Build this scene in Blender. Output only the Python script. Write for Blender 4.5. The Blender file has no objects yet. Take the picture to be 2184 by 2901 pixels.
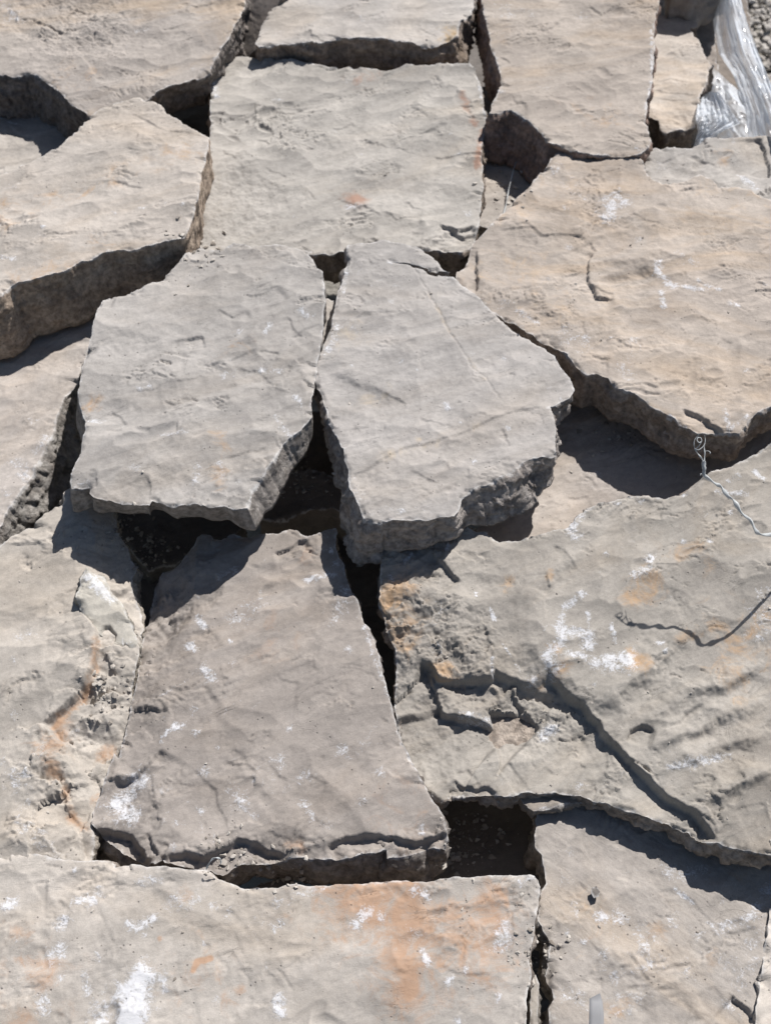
import bpy, math, random
import numpy as np
from mathutils import Vector, Matrix, kdtree
from mathutils.geometry import delaunay_2d_cdt

C = bpy.context.scene
# ------------------------------------------------------------------ camera
PITCH = math.radians(55); CAM_H = 1.6; VF = math.radians(45)
CAM = np.array([0.0, -CAM_H / math.tan(PITCH), CAM_H])
cd = bpy.data.cameras.new('camera'); cam = bpy.data.objects.new('camera', cd); C.collection.objects.link(cam)
cam.location = CAM; cam.rotation_euler = (math.pi / 2 - PITCH, 0, 0)
cd.sensor_fit = 'VERTICAL'; cd.angle = VF; cd.clip_start = 0.05; cd.clip_end = 300
cd.dof.use_dof = True; cd.dof.focus_distance = 1.72; cd.dof.aperture_fstop = 4.0
C.camera = cam
C.cycles.diffuse_bounces = 2; C.cycles.max_bounces = 8
# ------------------------------------------------------------------ sky, sun
SUN_EL = math.radians(48); SUN_AZ = math.radians(31)      # azimuth measured from +Y towards +X
w = bpy.data.worlds.new('World'); C.world = w; w.use_nodes = True
wn = w.node_tree.nodes; sky = wn.new('ShaderNodeTexSky'); sky.sky_type = 'NISHITA'; sky.sun_disc = False
sky.sun_elevation = SUN_EL; sky.sun_rotation = SUN_AZ
wn['Background'].inputs['Strength'].default_value = 0.05
w.node_tree.links.new(sky.outputs[0], wn['Background'].inputs[0])
SD = Vector((math.sin(SUN_AZ) * math.cos(SUN_EL), math.cos(SUN_AZ) * math.cos(SUN_EL), math.sin(SUN_EL)))
sl = bpy.data.lights.new('sun', 'SUN'); so = bpy.data.objects.new('sun', sl); C.collection.objects.link(so)
sl.energy = 4.8; sl.angle = math.radians(0.5); sl.color = (1.0, 0.972, 0.945)
so.rotation_euler = SD.to_track_quat('Z', 'Y').to_euler(); so.location = (1, 2, 3)
C.view_settings.view_transform = 'Standard'; C.view_settings.look = 'None'
C.view_settings.exposure = 0.38; C.view_settings.gamma = 1; C.view_settings.use_curve_mapping = False

# ------------------------------------------------------------------ picture -> place
F = 1450.5 / math.tan(VF / 2)
SP, CP = math.sin(PITCH), math.cos(PITCH)
REG = {0: (0, 0, 1.3117), 1: (0, 0, .66066), 2: (1084, 0, .66066), 3: (0, 700, .66066), 4: (1084, 700, .66066),
       5: (0, 1400, .66066), 6: (1084, 1400, .66066), 7: (0, 2100, .66066), 8: (1084, 2100, .66066)}

def ray(px, py):
    u = (px - 1092) / F; v = (1450.5 - py) / F
    return np.array([u, v * SP + CP, v * CP - SP])

def pix(s):
    """'3:440,220 600,180/20' -> pixels and the extra numbers after the slashes"""
    out, r = [], 0
    for tok in s.split():
        if ':' in tok:
            a, tok = tok.split(':'); r = int(a)
            if not tok: continue
        q = tok.split('/')
        a, b = q[0].split(',')
        X, Y, K = REG[r]
        out.append((X + float(a) * K, Y + float(b) * K, [float(e) for e in q[1:]]))
    return out

class Plane:
    def __init__(self, z, gx=0, gy=0, cx=0, cy=0): self.z, self.gx, self.gy, self.cx, self.cy = z, gx, gy, cx, cy
    def h(self, x, y): return self.z + self.gx * (x - self.cx) + self.gy * (y - self.cy)
    def hit(self, px, py):
        d = ray(px, py)
        n = np.array([-self.gx, -self.gy, 1.0])
        t = (self.z - self.gx * self.cx - self.gy * self.cy - n @ CAM) / (n @ d)
        return CAM + d * t

# ------------------------------------------------------------------ noise
_rs = np.random.RandomState(7)
PERM = np.tile(_rs.permutation(256), 3); ANG = _rs.rand(256) * 2 * math.pi
GX, GY = np.cos(ANG), np.sin(ANG)
def noise2(x, y):
    x = np.asarray(x, float); y = np.asarray(y, float)
    xi = np.floor(x).astype(int); yi = np.floor(y).astype(int); xf = x - xi; yf = y - yi
    u = xf ** 3 * (xf * (xf * 6 - 15) + 10); v = yf ** 3 * (yf * (yf * 6 - 15) + 10)
    def g(i, j):
        k = PERM[PERM[(xi + i) & 255] + ((yi + j) & 255)]
        return GX[k] * (xf - i) + GY[k] * (yf - j)
    a, b, c, d = g(0, 0), g(1, 0), g(0, 1), g(1, 1)
    return (a + u * (b - a) + v * (c + u * (d - c) - (a + u * (b - a)))) * 1.5
def fbm(x, y, o=4, r=.5):
    s = 0; a = 1; f = 1; t = 0
    for i in range(o):
        s = s + a * noise2(x * f + 17.3 * i, y * f - 9.1 * i); t += a; a *= r; f *= 2.03
    return s / t
def _hash(i, j, s):
    k = PERM[PERM[(i + s * 31) & 255] + ((j + s * 57) & 255)]; k2 = PERM[PERM[(k + 71) & 255] + ((i + 3 * j + s) & 255)]; k3 = PERM[k2 + 19]
    return k / 255., k2 / 255., k3 / 255.
def shards(x, y, s=0, tilt=1.0):
    """broken faces: every cell is a flat plane of its own tilt and level, with abrupt borders"""
    x = np.asarray(x, float); y = np.asarray(y, float); xi = np.floor(x).astype(int); yi = np.floor(y).astype(int)
    best = np.full(x.shape, 9.); out = np.zeros(x.shape)
    for di in (-1, 0, 1):
        for dj in (-1, 0, 1):
            a, b, c = _hash(xi + di, yi + dj, s); dx = x - (xi + di + a); dy = y - (yi + dj + b); r = dx * dx + dy * dy
            k = r < best; v = (c - .5) + tilt * ((a - .5) * 1.6 * dx + (c - .2) * 1.3 * dy); out = np.where(k, v, out); best = np.where(k, r, best)
    return out
def scallop(x, y, s=0):
    """conchoidal hollows meeting in crisp ridges (continuous)"""
    x = np.asarray(x, float); y = np.asarray(y, float); xi = np.floor(x).astype(int); yi = np.floor(y).astype(int); best = np.full(x.shape, 9.)
    for di in (-1, 0, 1):
        for dj in (-1, 0, 1):
            a, b, c = _hash(xi + di, yi + dj, s); dx = x - (xi + di + a); dy = y - (yi + dj + b)
            best = np.minimum(best, dx * dx + dy * dy * 1.0 + .5 * c + .35 * dy * (a - .3))
    return best
def sst(x, a, b):
    t = np.clip((x - a) / (b - a), 0, 1); return t * t * (3 - 2 * t)

# ------------------------------------------------------------------ material kit
def nt(name):
    m = bpy.data.materials.new(name); m.use_nodes = True
    return m, m.node_tree, m.node_tree.nodes['Principled BSDF']
class G:
    def __init__(s, t): s.t = t
    def n(s, typ, **kw):
        o = s.t.nodes.new(typ)
        for k, v in kw.items(): setattr(o, k, v)
        return o
    def put(s, sock, v):
        if isinstance(v, bpy.types.NodeSocket): s.t.links.new(v, sock)
        else: sock.default_value = v
    def m(s, op, a, b=0.0, c=None, clamp=False):
        o = s.n('ShaderNodeMath', operation=op, use_clamp=clamp); s.put(o.inputs[0], a); s.put(o.inputs[1], b)
        if c is not None: s.put(o.inputs[2], c)
        return o.outputs[0]
    def noise(s, vec, sc, det=4, rough=.5, dist=0.0, off=0):
        mp = s.n('ShaderNodeMapping'); s.put(mp.inputs['Vector'], vec); mp.inputs['Location'].default_value = (off, off * .7, off * .3)
        o = s.n('ShaderNodeTexNoise'); s.put(o.inputs['Vector'], mp.outputs[0])
        o.inputs['Scale'].default_value = sc; o.inputs['Detail'].default_value = det; o.inputs['Roughness'].default_value = rough; o.inputs['Distortion'].default_value = dist
        return o.outputs['Fac']
    def ramp(s, v, a, b, lo=0.0, hi=1.0):
        o = s.n('ShaderNodeMapRange', interpolation_type='SMOOTHSTEP'); s.put(o.inputs[0], v)
        o.inputs[1].default_value = a; o.inputs[2].default_value = b; o.inputs[3].default_value = lo; o.inputs[4].default_value = hi
        return o.outputs[0]
    def mix(s, f, a, b, mode='MIX'):
        o = s.n('ShaderNodeMix', data_type='RGBA', blend_type=mode); s.put(o.inputs[0], f); s.put(o.inputs[6], a); s.put(o.inputs[7], b)
        return o.outputs[2]
    def attr(s, name):
        return s.n('ShaderNodeAttribute', attribute_name=name).outputs['Fac']
def rgb(c): return (c[0], c[1], c[2], 1)

def stone_mat(name, c1, c2, warm=(.42, .27, .15), side=None, seed=0, grain=20, flecks=.5, bump=1.0, sgrain=None, tan=.35):
    m, t, bs = nt(name); g = G(t)
    def ds(c): l = .3 * c[0] + .6 * c[1] + .1 * c[2]; return tuple((l + (v - l) * .74) * q for v, q in zip(c, (.985, .97, .975)))
    c1, c2 = ds(c1), ds(c2); warm = tuple(.6 * a + .4 * b for a, b in zip(warm, ds(warm)))
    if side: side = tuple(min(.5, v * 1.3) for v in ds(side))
    tc = g.n('ShaderNodeTexCoord').outputs['Object']
    mp = g.n('ShaderNodeMapping'); g.put(mp.inputs['Vector'], tc); mp.inputs['Location'].default_value = (seed * 3.1, seed * 1.7, seed * .9)
    P = mp.outputs[0]
    ma = g.n('ShaderNodeMapping'); g.put(ma.inputs['Vector'], P); ma.inputs['Rotation'].default_value = (0, 0, -math.radians(grain)); 
    mb = g.n('ShaderNodeMapping'); g.put(mb.inputs['Vector'], ma.outputs[0]); mb.inputs['Scale'].default_value = (.4, 1, 1)
    A = mb.outputs[0]
    n1 = g.noise(P, 3.0, 5, .6, .6); n2 = g.noise(A, 16, 7, .68, .5); n3 = g.noise(P, 110, 4, .6); n4 = g.noise(P, 620, 2, .6)
    col = g.mix(g.ramp(n1, .33, .67), rgb(c1), rgb(c2))
    # warm tan bloom over parts of the face
    bl = g.m('MULTIPLY', g.ramp(g.noise(A, 5.5, 6, .62, 1.0, 4.4), .45, .72), tan)
    col = g.mix(bl, col, rgb((c1[0] * 1.06, c1[1] * .92, c1[2] * .75)))
    def mul(col, fac, lo, hi, a=.28, b=.72):
        v = g.ramp(fac, a, b, lo, hi); cmb = g.n('ShaderNodeCombineColor')
        for i in range(3): g.put(cmb.inputs[i], v)
        return g.mix(1.0, col, cmb.outputs[0], 'MULTIPLY')
    col = mul(col, n2, .82, 1.14); col = mul(col, n3, .93, 1.07); col = mul(col, n4, .92, 1.08)
    col = mul(col, g.noise(A, 7, 6, .6, 1.2, 21.0), .9, 1.09)
    # brown rust bloom at traced places
    st = g.attr('stain'); sn = g.noise(P, 26, 8, .72, .8, 2.2)
    sf = g.ramp(g.m('ADD', st, g.m('MULTIPLY', g.m('SUBTRACT', sn, .5), 3.8)), .15, 1.3, 0, .82)
    col = g.mix(g.m('MULTIPLY', sf, g.ramp(st, .02, .2)), col, rgb(warm))
    # side faces
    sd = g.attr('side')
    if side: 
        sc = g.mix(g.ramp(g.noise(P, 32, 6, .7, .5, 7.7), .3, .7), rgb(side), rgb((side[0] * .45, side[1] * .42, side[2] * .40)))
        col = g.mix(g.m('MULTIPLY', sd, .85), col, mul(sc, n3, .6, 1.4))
    # pale bruised edges
    ed = g.attr('edge'); en = g.noise(P, 75, 5, .7, 0, 1.3)
    ef = g.ramp(g.m('ADD', ed, g.m('MULTIPLY', g.m('SUBTRACT', en, .5), 3.0)), .5, 1.2, 0, .5)
    col = g.mix(g.m('MULTIPLY', ef, g.ramp(ed, .02, .15)), col, rgb((.60, .59, .58)))
    # calcite: traced patches and scattered flecks
    wt = g.attr('white'); wn1 = g.noise(P, 62, 10, .78, .7, 3.3); wn2 = g.noise(P, 300, 5, .7, .4, 5.1)
    wv = g.m('ADD', g.m('MULTIPLY', g.m('SUBTRACT', wn1, .5), 4.2), g.m('MULTIPLY', g.m('SUBTRACT', wn2, .5), 2.2))
    wf = g.ramp(g.m('ADD', wt, wv), .56, 1.4)
    wf = g.m('MULTIPLY', wf, g.ramp(wt, .04, .3))
    fk = g.m('MULTIPLY', g.ramp(g.noise(P, 9, 4, .6, 0, 8.8), .5, .7), g.ramp(g.m('ADD', g.noise(P, 48, 9, .75, .8, 6.6), g.m('MULTIPLY', wn2, .3)), .74, .86))
    wf = g.m('MAXIMUM', wf, g.m('MULTIPLY', fk, flecks))
    col = g.mix(g.m('MULTIPLY', wf, .68), col, rgb((.68, .69, .72)))
    # dark pin pits
    vo = g.n('ShaderNodeTexVoronoi'); g.put(vo.inputs['Vector'], P); vo.inputs['Scale'].default_value = 95
    pit = g.m('MULTIPLY', g.ramp(vo.outputs['Distance'], .07, .16, 1, 0), g.ramp(g.noise(P, 24, 3, .5, 0, 9.9), .52, .62))
    col = g.mix(g.m('MULTIPLY', pit, .55), col, rgb((.07, .065, .06)))
    g.put(bs.inputs['Base Color'], col)
    bs.inputs['Roughness'].default_value = .82
    bs.inputs['Specular IOR Level'].default_value = .28
    # relief (metres)
    aniso = g.noise(A, 70, 6, .62, .8, 1.1); med = g.noise(P, 38, 5, .6, .3, 2.9)
    crk = g.ramp(g.m('ABSOLUTE', g.m('SUBTRACT', g.noise(A, 21, 6, .6, 1.6, 12.3), .5)), 0, .012, 1, 0)
    crk = g.m('MULTIPLY', crk, g.ramp(g.noise(P, 13, 2, .5, 0, 15.1), .56, .66))
    h = g.m('MULTIPLY', aniso, .0013)
    h = g.m('ADD', h, g.m('MULTIPLY', med, .0008))
    h = g.m('ADD', h, g.m('MULTIPLY', n3, .00045)); h = g.m('ADD', h, g.m('MULTIPLY', n4, .00014))
    h = g.m('ADD', h, g.m('MULTIPLY', sd, g.m('MULTIPLY', g.noise(P, 70, 7, .72, .3, 4.1), .0065)))
    h = g.m('SUBTRACT', h, g.m('MULTIPLY', pit, .0008)); h = g.m('SUBTRACT', h, g.m('MULTIPLY', crk, .00035))
    h = g.m('ADD', h, g.m('MULTIPLY', wf, .0003))
    b = g.n('ShaderNodeBump'); b.inputs['Strength'].default_value = bump; b.inputs['Distance'].default_value = 1.0
    g.put(b.inputs['Height'], h); g.put(bs.inputs['Normal'], b.outputs[0])
    return m

# ------------------------------------------------------------------ the flagstone builder
class Spec: pass
def polydist(P, poly):
    """signed distance to an open polyline (negative = right of travel) and position along it 0..1"""
    poly = np.asarray(poly); keep = np.r_[True, np.linalg.norm(np.diff(poly, axis=0), axis=1) > 1e-6]; poly = poly[keep]
    D = np.diff(poly, axis=0); sl = np.linalg.norm(D, axis=1); L = sl.sum(); nn = np.stack([-D[:, 1], D[:, 0]], 1) / sl[:, None]; acc = np.r_[0, np.cumsum(sl)]
    best = np.full(len(P), 1e9); sgn = np.ones(len(P)); along = np.zeros(len(P)); m = len(D)
    for i in range(m):
        a, d = poly[i], D[i]; t = ((P - a) @ d) / (d @ d); tc = np.clip(t, 0, 1)
        q = P - (a + tc[:, None] * d); di = np.sqrt((q ** 2).sum(1)); k = di < best
        n0 = nn[i] + nn[i - 1] if i > 0 else nn[i]; n1 = nn[i] + nn[i + 1] if i < m - 1 else nn[i]
        s = np.where(t < 0, q @ n0, np.where(t > 1, q @ n1, (P - a) @ nn[i]))
        best[k] = di[k]; sgn[k] = np.where(s[k] >= 0, 1, -1); along[k] = (acc[i] + tc[k] * sl[i]) / L
    return best * sgn, along, L

def inside(P, poly):
    x, y = P[:, 0], P[:, 1]; r = np.zeros(len(P), bool); n = len(poly)
    for i in range(n):
        x1, y1 = poly[i]; x2, y2 = poly[(i + 1) % n]
        if y1 == y2: continue
        c = (y1 > y) != (y2 > y)
        r ^= c & (x < (x2 - x1) * (y - y1) / (y2 - y1) + x1)
    return r

def flagstone(name, label, outline, z, thick, mat, gx=0, gy=0, out=0, seed=1, steps=(), folds=(), cracks=(), dents=(), swells=(), tin=None, roughs=(), white=(), stain=(),
              cell=.0023, ripple=.004, terr=.0016, ledges=70, grain=20, chip=1.0, rough=1.0, wamp=1.0, onoise=1.0, group='flagstones in the heap', nflake=150, cat='flagstone', world=None):
    rng = random.Random(seed); off = seed * 13.7
    if world is None:
        pz = pix(outline); p0 = Plane(z)
        h0 = np.array([p0.hit(a, b) for a, b, _ in pz]); cx, cy = h0[:, 0].mean(), h0[:, 1].mean()
        pl = Plane(z, gx, gy, cx, cy)
        raw = np.array([pl.hit(a, b)[:2] for a, b, _ in pz]); ex = [e for _, _, e in pz]
    else:
        raw = np.array(world); ex = [[] for _ in world]; cx, cy = raw.mean(0); pl = Plane(z, gx, gy, cx, cy)
    ouz = np.array([e[0] / 1000 if e else out for e in ex]); thz = np.array([e[1] / 1000 if len(e) > 1 else thick for e in ex])
    # orientation CCW
    ar = 0.5 * np.sum(raw[:, 0] * np.roll(raw[:, 1], -1) - np.roll(raw[:, 0], -1) * raw[:, 1])
    if ar < 0: raw, ouz, thz = raw[::-1], ouz[::-1], thz[::-1]
    # resample and roughen the outline
    nx = np.roll(raw, -1, 0); pts, oo, tt, ss = [], [], [], []; s = 0
    for i in range(len(raw)):
        L = np.linalg.norm(nx[i] - raw[i]); k = max(1, int(round(L / (cell * 1.15)))); j = (i + 1) % len(raw)
        for q in range(k):
            f = q / k; pts.append(raw[i] * (1 - f) + nx[i] * f); oo.append(ouz[i] * (1 - f) + ouz[j] * f); tt.append(thz[i] * (1 - f) + thz[j] * f); ss.append(s + L * f)
        s += L
    pts = np.array(pts); oo = np.array(oo); tt = np.array(tt); ss = np.array(ss)
    def normals(p):
        d = np.roll(p, -2, 0) - np.roll(p, 2, 0); n = np.stack([d[:, 1], -d[:, 0]], 1); return n / (np.linalg.norm(n, axis=1, keepdims=True) + 1e-9)
    N = normals(pts)
    th = ss / s * 2 * math.pi; R = s / (2 * math.pi)
    cxn, cyn = np.cos(th) * R, np.sin(th) * R
    a = fbm(cxn * 28 + off, cyn * 28, 3) * .0055 + fbm(cxn * 110 + off, cyn * 110, 3, .6) * .0022
    pts = pts + N * (a * onoise)[:, None]
    # smooth normals for the wall
    N = normals(pts)
    for _ in range(6): N = (np.roll(N, 1, 0) + N * 2 + np.roll(N, -1, 0)) / 4
    N /= np.linalg.norm(N, axis=1, keepdims=True) + 1e-9
    # interior points
    x0, y0 = pts.min(0); x1, y1 = pts.max(0); xs = np.arange(x0, x1, cell); ys = np.arange(y0, y1, cell * .87)
    rows = []
    a0 = pts; b0 = np.roll(pts, -1, 0)
    for j, y in enumerate(ys):
        c = (a0[:, 1] > y) != (b0[:, 1] > y)
        if not c.any(): continue
        xc = np.sort(a0[c, 0] + (b0[c, 0] - a0[c, 0]) * (y - a0[c, 1]) / (b0[c, 1] - a0[c, 1]))
        xr = xs + (j % 2) * cell * .5
        ins = (np.searchsorted(xc, xr) % 2) == 1
        rows.append(np.stack([xr[ins], np.full(ins.sum(), y)], 1))
    I = np.concatenate(rows)
    rs = np.random.RandomState(seed); I = I + (rs.rand(*I.shape) - .5) * cell * .35
    kd = kdtree.KDTree(len(pts))
    for i, p in enumerate(pts): kd.insert((p[0], p[1], 0), i)
    kd.balance()
    sd = np.array([kd.find((p[0], p[1], 0))[2] for p in I])
    k = sd > cell * .55; I = I[k]; sd = sd[k]
    # crisp points along traced ledges
    stepw = []
    for st in steps:
        pp = np.array([pl.hit(a, b)[:2] for a, b, _ in pix(st[0])]) if world is None else np.array(st[0]); stepw.append(pp)
    V2 = np.concatenate([pts, I]); SDv = np.concatenate([np.zeros(len(pts)), sd]); nb = len(pts)
    r = delaunay_2d_cdt([Vector(p) for p in V2], [], [list(range(nb))], 1, 1e-7)
    VX = np.array([(p.x, p.y) for p in r[0]]); faces = r[2]
    SDx = np.zeros(len(VX))
    for i, o in enumerate(r[3]):
        if o: SDx[i] = SDv[o[0]]
    # ---- height field
    co, si = math.cos(math.radians(grain)), math.sin(math.radians(grain))
    ledge_list = []
    area = abs(ar)
    for _ in range(int(ledges * 1.2 * area / .2)):
        ledge_list.append((VX[rng.randrange(len(VX))], math.radians(grain + rng.gauss(0, 24)) + (math.pi if rng.random() < .3 else 0), rng.uniform(.008, .045) * rng.uniform(.5, 1.2),
                           rng.uniform(-1, 1) * 9, rng.uniform(.0004, .0014) * rng.choice([1, 1, 1, 2]), rng.uniform(.012, .05), rng.random() * 99))
    foldw = [(np.array([pl.hit(a, b)[:2] for a, b, _ in pix(f[0])]), f[1], f[2], f[3] if len(f) > 3 else .004) for f in folds]
    crackw = [(np.array([pl.hit(a, b)[:2] for a, b, _ in pix(f[0])]), f[1], f[2]) for f in cracks]
    dentw = []
    for f in dents:
        a_, b_, _ = pix(f[0])[0]; dentw.append((pl.hit(a_, b_)[:2], f[1], f[2]))
    flakes = []
    for _ in range(int(nflake * area / .2)):
        R1 = .008 + .05 * rng.random() ** 2.2; R2 = R1 * rng.uniform(.25, .7)
        flakes.append((VX[rng.randrange(len(VX))], math.radians(grain + rng.gauss(0, 28)), R1, R2, rng.uniform(.05, .13) * R2 + .0004, rng.uniform(-.3, 1.2), [0]))
    for c, rr, dp in dentw:
        for q in range(4):
            c2 = c + np.array([rng.gauss(0, rr * .35), rng.gauss(0, rr * .25)]); R1 = rr * rng.uniform(.6, 1.1)
            flakes.append((c2, math.radians(grain + rng.gauss(0, 30)), R1, R1 * rng.uniform(.4, .8), dp * rng.uniform(.4, .9), rng.uniform(.2, 1.3), [0]))
    roughw = [(np.array([pl.hit(a, b)[:2] for a, b, _ in pix(f[0])]), f[1], f[2], f[3] if len(f) > 3 else 1.0) for f in roughs]
    if tin:
        tp_ = pix(tin[0]); tw_ = np.array([pl.hit(a, b)[:2] for a, b, _ in tp_]); th_ = np.array([e[0] / 1000 * tin[1] for _, _, e in tp_])
        tr_ = delaunay_2d_cdt([Vector(p) for p in tw_], [], [], 0, 1e-7); tid = [o[0] for o in tr_[3]]
        tris = [[tid[i] for i in f] for f in tr_[2]]
    swellw = [(np.array([pl.hit(a, b)[:2] for a, b, _ in pix(f[0])]), f[1], f[2]) for f in swells]
    def relief(P):
        x, y = P[:, 0], P[:, 1]; gxx = x * co + y * si; gyy = -x * si + y * co
        wx = fbm(x * 5 + off, y * 5, 3) * .12; wy = fbm(x * 5, y * 5 + off, 3) * .12
        return fbm((gxx + wx) * 4 + off, (gyy + wy) * 7, 4, .5) * ripple
    if flakes:
        zc = relief(np.array([f[0] for f in flakes]))
        for f, z_ in zip(flakes, zc): f[6][0] = z_
    def height(P, S):
        x, y = P[:, 0], P[:, 1]; gxx = x * co + y * si; gyy = -x * si + y * co
        h = pl.h(x, y)
        wx = fbm(x * 5 + off, y * 5, 3) * .12; wy = fbm(x * 5, y * 5 + off, 3) * .12
        h = h + fbm((gxx + wx) * 4 + off, (gyy + wy) * 7, 4, .5) * ripple
        jx = fbm(gxx * 30, gyy * 30 + off, 4, .6) * .022; jy = fbm(gxx * 30 + 9, gyy * 30 - off, 4, .6) * .014
        m1 = sst(fbm(x * 5 + off * 3, y * 5, 2), -.35, .25); m3 = sst(fbm(x * 7 - off * 3, y * 7 + 4, 2), -.2, .2)
        h = h + shards((gxx + jx * 2 + wx) * 5 + off, (gyy + jy * 2 + wy) * 9, seed + 12, 1.5) * ripple * .16
        h = h + scallop((gxx + wx * .6 + jx) * 9 + off, (gyy + wy * .6 + jy) * 21, seed) * ripple * .6 * (.25 + m1)
        h = h + scallop((gxx + wx * .4 + jx) * 26 + off, (gyy + wy * .4 + jy) * 64, seed + 5) * ripple * .25 * m1
        h = h + shards((gxx + jx * 1.5 + wx * .5) * 15 + off, (gyy + jy * 1.5 + wy * .5) * 34, seed + 9) * ripple * .27 * m3
        q = fbm((gxx + wx) * 6 + off * 2, (gyy + wy) * 12, 6, .55) * 5
        fr = q - np.floor(q); msk = sst(fbm(x * 6 - off, y * 6, 2), -.3, .15)
        h = h + (np.floor(q) + sst(fr, 0, .12) - q * .6) * terr * 1.35 * msk
        h = h + fbm(x * 130, y * 130 + off, 3, .6) * .00035 * (1 + 2 * msk) * rough
        for c, an, ln, cu, hh, fd, sdd in ledge_list:
            d = P - c; k = np.nonzero((np.abs(d[:, 0]) < ln + fd * 3) & (np.abs(d[:, 1]) < ln + fd * 3))[0]
            if not len(k): continue
            s_ = d[k, 0] * math.cos(an) + d[k, 1] * math.sin(an); t_ = -d[k, 0] * math.sin(an) + d[k, 1] * math.cos(an)
            t_ = t_ - cu * s_ * s_ - fbm(s_ * 90 + sdd, s_ * 0 + sdd, 3, .6) * .003
            win = np.clip(1 - (s_ / ln) ** 2, 0, 1)
            h[k] -= hh * win * sst(-t_, -.0006, .0012) * np.exp(np.minimum(t_, 0) / fd)
        fn = fbm(x * 45, y * 45 + off, 4, .6)
        for c, an, R1, R2, dd, tl, zc in flakes:
            d = P - c; k = np.nonzero((np.abs(d[:, 0]) < R1 * 1.7) & (np.abs(d[:, 1]) < R1 * 1.7))[0]
            if not len(k): continue
            s_ = (d[k, 0] * math.cos(an) + d[k, 1] * math.sin(an)) / R1; t_ = (-d[k, 0] * math.sin(an) + d[k, 1] * math.cos(an)) / R2
            bowl = zc[0] + pl.h(P[k, 0], P[k, 1]) - dd * (1 - s_ * s_ - t_ * t_) + tl * dd * t_ + fn[k] * dd * .45
            h[k] = np.minimum(h[k], bowl)
        for pp, st in zip(stepw, steps):
            hh, fd = st[1], st[2]
            if hh < .008: hh *= .55; fd *= 1.8
            taper = st[3] if len(st) > 3 else .15; wig = st[4] if len(st) > 4 else 1
            lo, hi = pp.min(0) - fd * 4, pp.max(0) + fd * 4
            k = np.nonzero(((P > lo) & (P < hi)).all(1))[0]
            if not len(k): continue
            D, al, L = polydist(P[k], pp); D = D + (fbm(P[k, 0] * 60, P[k, 1] * 60 + off, 4, .6) * .005 + fbm(P[k, 0] * 200, P[k, 1] * 200, 2) * .0006) * wig
            win = sst(al, 0, taper) * (1 - sst(al, 1 - taper, 1)) * (1 if hh > .0045 else .55 + .9 * np.clip(fbm(P[k, 0] * 35 + 3, P[k, 1] * 35 + off, 3) + .35, 0, 1))
            # beyond the two ends the ledge dies out
            h[k] -= hh * win * sst(-D, -.0008, .0014 + hh * .22) * np.exp(np.minimum(D, 0) / fd)
        for pp, sl_, mx, soft in foldw:
            D, al, L = polydist(P, pp); D = -(D + fbm(P[:, 0] * 40, P[:, 1] * 40 + off, 3) * .005)
            D = np.where(D > 0, D, 0); v = D * sl_
            h -= mx * (1 - np.exp(-v / mx)) if mx > 0 else v
        for pp, dp, wd in crackw:
            D, al, L = polydist(P, pp); D = np.abs(D + fbm(P[:, 0] * 70, P[:, 1] * 70 + off, 3) * .004)
            win = sst(al, 0, .12) * (1 - sst(al, .88, 1)); h -= dp * win * (1 - sst(D, wd * .4, wd))
        if tin:
            Q = np.stack([x + fbm(x * 40, y * 40 + off, 4, .6) * .005, y + fbm(x * 40 + 7, y * 40 - off, 4, .6) * .005], 1)
            for a_, b_, c_ in tris:
                A_, B_, C_ = tw_[a_], tw_[b_], tw_[c_]; lo = np.minimum(np.minimum(A_, B_), C_); hi = np.maximum(np.maximum(A_, B_), C_)
                k = np.nonzero(((Q >= lo) & (Q <= hi)).all(1))[0]
                if not len(k): continue
                v0, v1, v2 = B_ - A_, C_ - A_, Q[k] - A_; dn = v0[0] * v1[1] - v1[0] * v0[1]
                if abs(dn) < 1e-12: continue
                u_ = (v2[:, 0] * v1[1] - v1[0] * v2[:, 1]) / dn; v_ = (v0[0] * v2[:, 1] - v2[:, 0] * v0[1]) / dn; ok = (u_ >= 0) & (v_ >= 0) & (u_ + v_ < 1)
                h[k[ok]] += th_[a_] * (1 - u_[ok] - v_[ok]) + th_[b_] * u_[ok] + th_[c_] * v_[ok]
        for pp, wd, amp in swellw:
            D, al, L = polydist(P, pp); D = D + fbm(x * 20, y * 20 + off, 4, .6) * .012
            D = np.where(D > 0, D / wd, D / (wd * .45)); h += amp * np.exp(-D * D) * sst(al, 0, .3) * (1 - sst(al, .7, 1))
        for pp, rad, amp, rs_ in roughw:
            D = np.sqrt(((P - pp[0]) ** 2).sum(1)) if len(pp) == 1 else np.abs(polydist(P, pp)[0])
            gk = np.exp(-(D / rad) ** 2); ux = x + jx * 1.2; uy = y + jy * 1.6
            h += amp * gk * (shards(ux * 34 * rs_ + off, uy * 52 * rs_, seed + 1, 1.3) * 1.1 + shards(ux * 80 * rs_ + off, uy * 120 * rs_, seed + 2, 1.2) * .4 + fbm(x * 70 + off, y * 90 - off, 4, .6) * .5 * rs_ ** 1.5 + fbm(x * 14, y * 18 + off, 2) * 1.0)
        n = fbm(x * 22 + off, y * 22, 3, .6); m2 = fbm(x * 75, y * 75 + off, 3, .6)
        ec = np.clip(shards(x * 24 + off + n * .4, y * 30 - off, seed + 6, .8) + n * .6 - .02, 0, 1) * chip
        h = h - .007 * ec * (1 - np.clip(S / (.003 + .022 * ec), 0, 1))
        w_ = .003 + .010 * np.clip(n + .12, 0, 1)
        h = h - chip * (.0006 + .007 * np.clip(n + .05, 0, 1) + .002 * m2) * (1 - sst(S, 0, w_))
        return h
    Z = height(VX, SDx); Zb = height(pts, np.zeros(nb))
    # ---- wall
    rows_n = max(6, int(tt.max() / .0045)); wv = []
    un = fbm(cxn * 14 + off, cyn * 14 + 3, 3) * .008 * rough * wamp
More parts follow.
